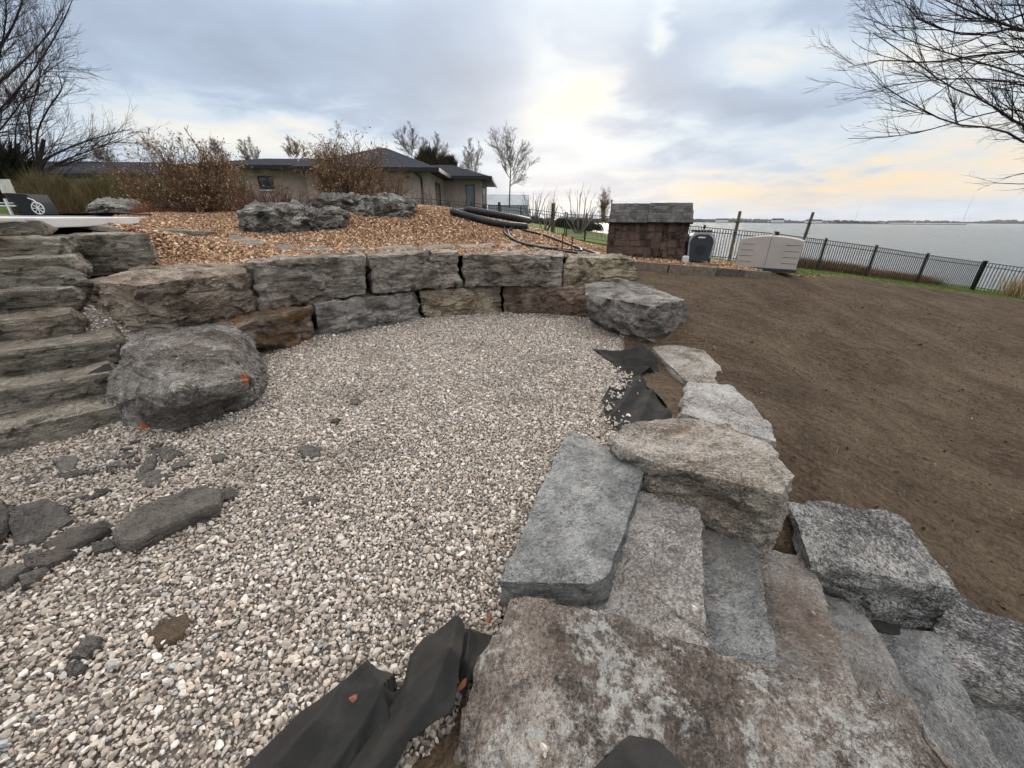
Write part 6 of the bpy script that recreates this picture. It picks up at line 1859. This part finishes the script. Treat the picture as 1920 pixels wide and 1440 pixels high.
clump('conifer', 'dark evergreen cut by the left edge above the hedge', 'conifer', (-23.0, 19.0, 1.5), 2.2, 1.4, 3.6, 9000, [(0.022, 0.028, 0.014, 3), (0.03, 0.035, 0.018, 2)], 97, 0.4, 0.03)
for j, (bx, h_, lab) in enumerate([((-9.543, 48, 6.51), 3.0, 'dark brown conifer top behind the ridge, left one'), ((-7.324, 48, 6.527), 2.4, 'dark green conifer top behind the wing roof, right one')]):
    clump('conifer', lab, 'conifer', (bx[0], bx[1], bx[2] - 0.3), 1.1, 1.0, h_, 3500, [(0.05, 0.035, 0.022, 3), (0.04, 0.04, 0.022, 2)], 98 + j, 0.25, 0.05)
clump('hedge', 'clipped dark hedge across the lawn behind the fence', 'hedge', (3.1, 33.0, 0.75), 4.2, 0.8, 1.25, 9000, [(0.02, 0.022, 0.012, 3), (0.03, 0.03, 0.016, 2)], 101, 0.2, 0.03, fill=0.75)

# lakeside weeds beyond the fence
for j, (x0, x1, yy, h_, pal, lab) in enumerate([(12.8, 16.0, 18.4, 0.55, [(0.16, 0.085, 0.045, 3), (0.10, 0.06, 0.04, 3), (0.24, 0.16, 0.08, 2)], 'dry brown weeds behind the first bays of the lakeshore fence'),
                                                (16.0, 20.0, 18.9, 0.45, [(0.24, 0.15, 0.07, 3), (0.14, 0.085, 0.045, 3)], 'tawny weeds behind the lower bays of the lakeshore fence'),
                                                (20.0, 23.0, 15.4, 0.95, [(0.34, 0.25, 0.13, 4), (0.24, 0.16, 0.08, 3), (0.42, 0.33, 0.2, 2)], 'tall straw-coloured grass in the corner at the right edge')]):
    rg = np.random.default_rng(200 + j)
    n_ = 3500
    x, y = rg.uniform(x0, x1, n_), yy + rg.normal(0, 0.45, n_)
    o = blades('weeds', np.stack([x, y, land_z(x, y) - 0.02], 1), h_, 0.28, 0.008, pick(rg, n_, pal, 0.25), M_BLADE, 210 + j)
    tag(o, lab, 'weeds', kind='stuff')
# lawn blades where the lawn is near
rg = np.random.default_rng(230)
n_ = 45000
x, y = rg.uniform(2.5, 22, n_), rg.uniform(10.3, 20.0, n_)
k_ = (~inside(soil_poly, x, y)) & (~inside(bed_poly, x, y)) & (shore_d(x, y) < 0.3)
x, y = x[k_], y[k_]
o = blades('grass', np.stack([x, y, land_z(x, y) - 0.005], 1), 0.055, 0.35, 0.006, pick(rg, len(x), [(0.085, 0.135, 0.026, 4), (0.12, 0.16, 0.035, 3), (0.17, 0.17, 0.06, 1.2), (0.06, 0.09, 0.02, 2)], 0.2), M_BLADE, 231)
tag(o, 'short mown grass between the soil and the fence', 'grass', kind='stuff')

# ------------------------------------------------------------------ far shore
def wood_strip(name, label, pts, h_, dep, n_, pal, seed, z0=-3.0):
    rg_ = np.random.default_rng(seed)
    P_ = np.array(pts, float)
    seg = np.linalg.norm(np.diff(P_, axis=0), axis=1)
    cum = np.concatenate([[0], np.cumsum(seg)])
    t_ = rg_.uniform(0, cum[-1], n_)
    x, y = np.interp(t_, cum, P_[:, 0]), np.interp(t_, cum, P_[:, 1])
    y = y + rg_.uniform(0, dep, n_)
    x = x + rg_.normal(0, dep * 0.1, n_)
    r_ = h_ * rg_.uniform(0.35, 0.62, n_) * (0.8 + 0.4 * vnoise(np.stack([t_ / (h_ * 9), 0 * t_, 0 * t_], 1), seed))
    o = pebbles(name, np.stack([x, y, z0 + r_ * 0.75], 1), r_, pick(rg_, n_, pal, 0.15), M_PEBW, seed, npts=14, flat=0.95, tilt=0.3)
    tag(o, label, 'woods', kind='stuff')


M_PEBW = pebble_mat('far_wood', 0.95)
WOOD = [(0.085, 0.078, 0.072, 3), (0.065, 0.060, 0.058, 3), (0.11, 0.10, 0.09, 1)]
wood_strip('far_woods', 'low dark wooded far shore along the horizon', [(300, 2600), (1500, 2650), (2600, 2500), (4300, 2300), (5600, 2000)], 21, 90, 2600, WOOD, 301)
wood_strip('far_woods', 'nearer wooded spit with houses behind the wooden post', [(350, 1150), (620, 1080), (900, 1000)], 8, 60, 420, WOOD, 302)
wood_strip('far_woods', 'misty wooded shore across the bay left of the shed', [(-160, 620), (0, 560), (170, 640), (360, 1100)], 11, 60, 520, WOOD, 303)
land2 = MB().box(250, 780, 1060, 1260, -3.4, -1.6).mesh('far_shore')
o = link('far_shore', land2, M_LAND)
tag(o, kind='structure')
sp = MB().prism([(560, 1050, -3.2), (980, 905, -3.2), (1000, 930, -3.2), (600, 1100, -3.2)], (0, 0, 1.5)).build('spit', M_LAND)
tag(sp, kind='structure')
fl = MB().prism([(200, 2580, -3.4), (2600, 2480, -3.4), (6000, 1930, -3.4), (6400, 2700, -3.4), (200, 2900, -3.4)], (0, 0, 2.4)).build('far_shore', M_LAND)
tag(fl, kind='structure')
bay = MB().prism([(-420, 640, -3.4), (-160, 610, -3.4), (0, 548, -3.4), (180, 630, -3.4), (380, 1090, -3.4), (-420, 1200, -3.4)], (0, 0, 3.0)).build('far_shore', M_LAND)
tag(bay, kind='structure')


def tower(label, base, w_, dpt, h_, mat, floors, bays):
    root = empty('apartment_block', base)
    tag(root, label, 'building', 'buildings on the far shore')
    MB().box(-w_ / 2, w_ / 2, 0, dpt, 0, h_).box(-w_ / 6, w_ / 6, dpt * 0.3, dpt * 0.7, h_, h_ + 3).build('wall', mat, root)
    me = MB().box(-w_ / bays * 0.32, w_ / bays * 0.32, -0.3, -0.02, -h_ / floors * 0.25, h_ / floors * 0.25).mesh('window')
    me.materials.append(M_GLASS)
    for a in range(bays):
        for b in range(floors):
            link('window', me, None, root, (-w_ / 2 + (a + 0.5) * w_ / bays, 0, (b + 0.5) * h_ / floors))


M_FARW = simple('far_white_wall', (0.62, 0.61, 0.59), 0.8, var=0.05)
M_FARG = simple('far_grey_wall', (0.34, 0.35, 0.37), 0.8, var=0.08)
tower('grey apartment block on the far shore left of the wooden post', (1010, 2420, -2), 46, 30, 56, M_FARG, 8, 5)
tower('smaller far block just right of the shed roof', (730, 2420, -2), 22, 25, 46, M_FARG, 7, 2)
for j, (x, y, w_, h_, lab) in enumerate([(425, 1045, 22, 5.5, 'low white house on the far shore nearest the shed'), (520, 1040, 26, 5, 'long white house on the far shore left of the post'), (640, 1010, 24, 6, 'white house on the far shore right of the wooden post'), (720, 1000, 34, 4.5, 'long low white building on the spit')]):
    r_ = empty('far_house', (x, y, -1.7))
    tag(r_, lab, 'house', 'buildings on the far shore')
    MB().box(-w_ / 2, w_ / 2, 0, 12, 0, h_).build('wall', M_FARW, r_)
    MB().prism([(-w_ / 2 - 0.5, -0.6, h_), (-w_ / 2 - 0.5, 12.6, h_), (-w_ / 2 - 0.5, 6, h_ + 3)], (w_ + 1, 0, 0)).build('roof', M_ROOF, r_)
for x, y, h_, lab in ((2620, 2450, 150, 'tall thin mast on the far shore above the lake'), (2050, 2520, 95, 'shorter thin mast on the far shore by the right post')):
    o = MB().tube([(0, 0, 0), (0, 0, h_)], [1.1, 0.5], 5).build('radio_mast', M_FARG, None, (x, y, -2))
    tag(o, lab, 'mast', 'masts on the far shore')
gh = empty('greenhouse', (-0.6, 46, 1.1))
tag(gh, 'small glazed greenhouse beyond the lawn right of the house', 'greenhouse')
MB().box(-2.2, 2.2, 0, 3, 0, 1.9).build('wall', glass_mat('greenhouse_glass', (0.30, 0.34, 0.36), 0.2), gh)
MB().prism([(-2.3, -0.1, 1.9), (-2.3, 3.1, 1.9), (-2.3, 1.5, 3.0)], (4.6, 0, 0)).build('roof', MATS['greenhouse_glass'], gh)
for j in range(6):
    MB().box(-2.2 + j * 0.85, -2.14 + j * 0.85, -0.04, 0.0, 0, 1.9).build('glazing_bar', M_FARG, gh)

# ------------------------------------------------------------------ air
m = bpy.data.materials.new('haze_air')
m.use_nodes = True
kt = NT(m.node_tree)
pv = kt.n('ShaderNodeVolumePrincipled', None, Color=(0.86, 0.91, 1.0, 1.0), Density=0.00006, Anisotropy=0.3)
kt.n('ShaderNodeOutputMaterial', None, Volume=pv.outputs[0])
hz = MB().box(-9100, 9100, -3100, 9100, -5.5, 175).build('haze', m)
tag(hz, 'thin damp air over the lake', 'haze', kind='stuff')
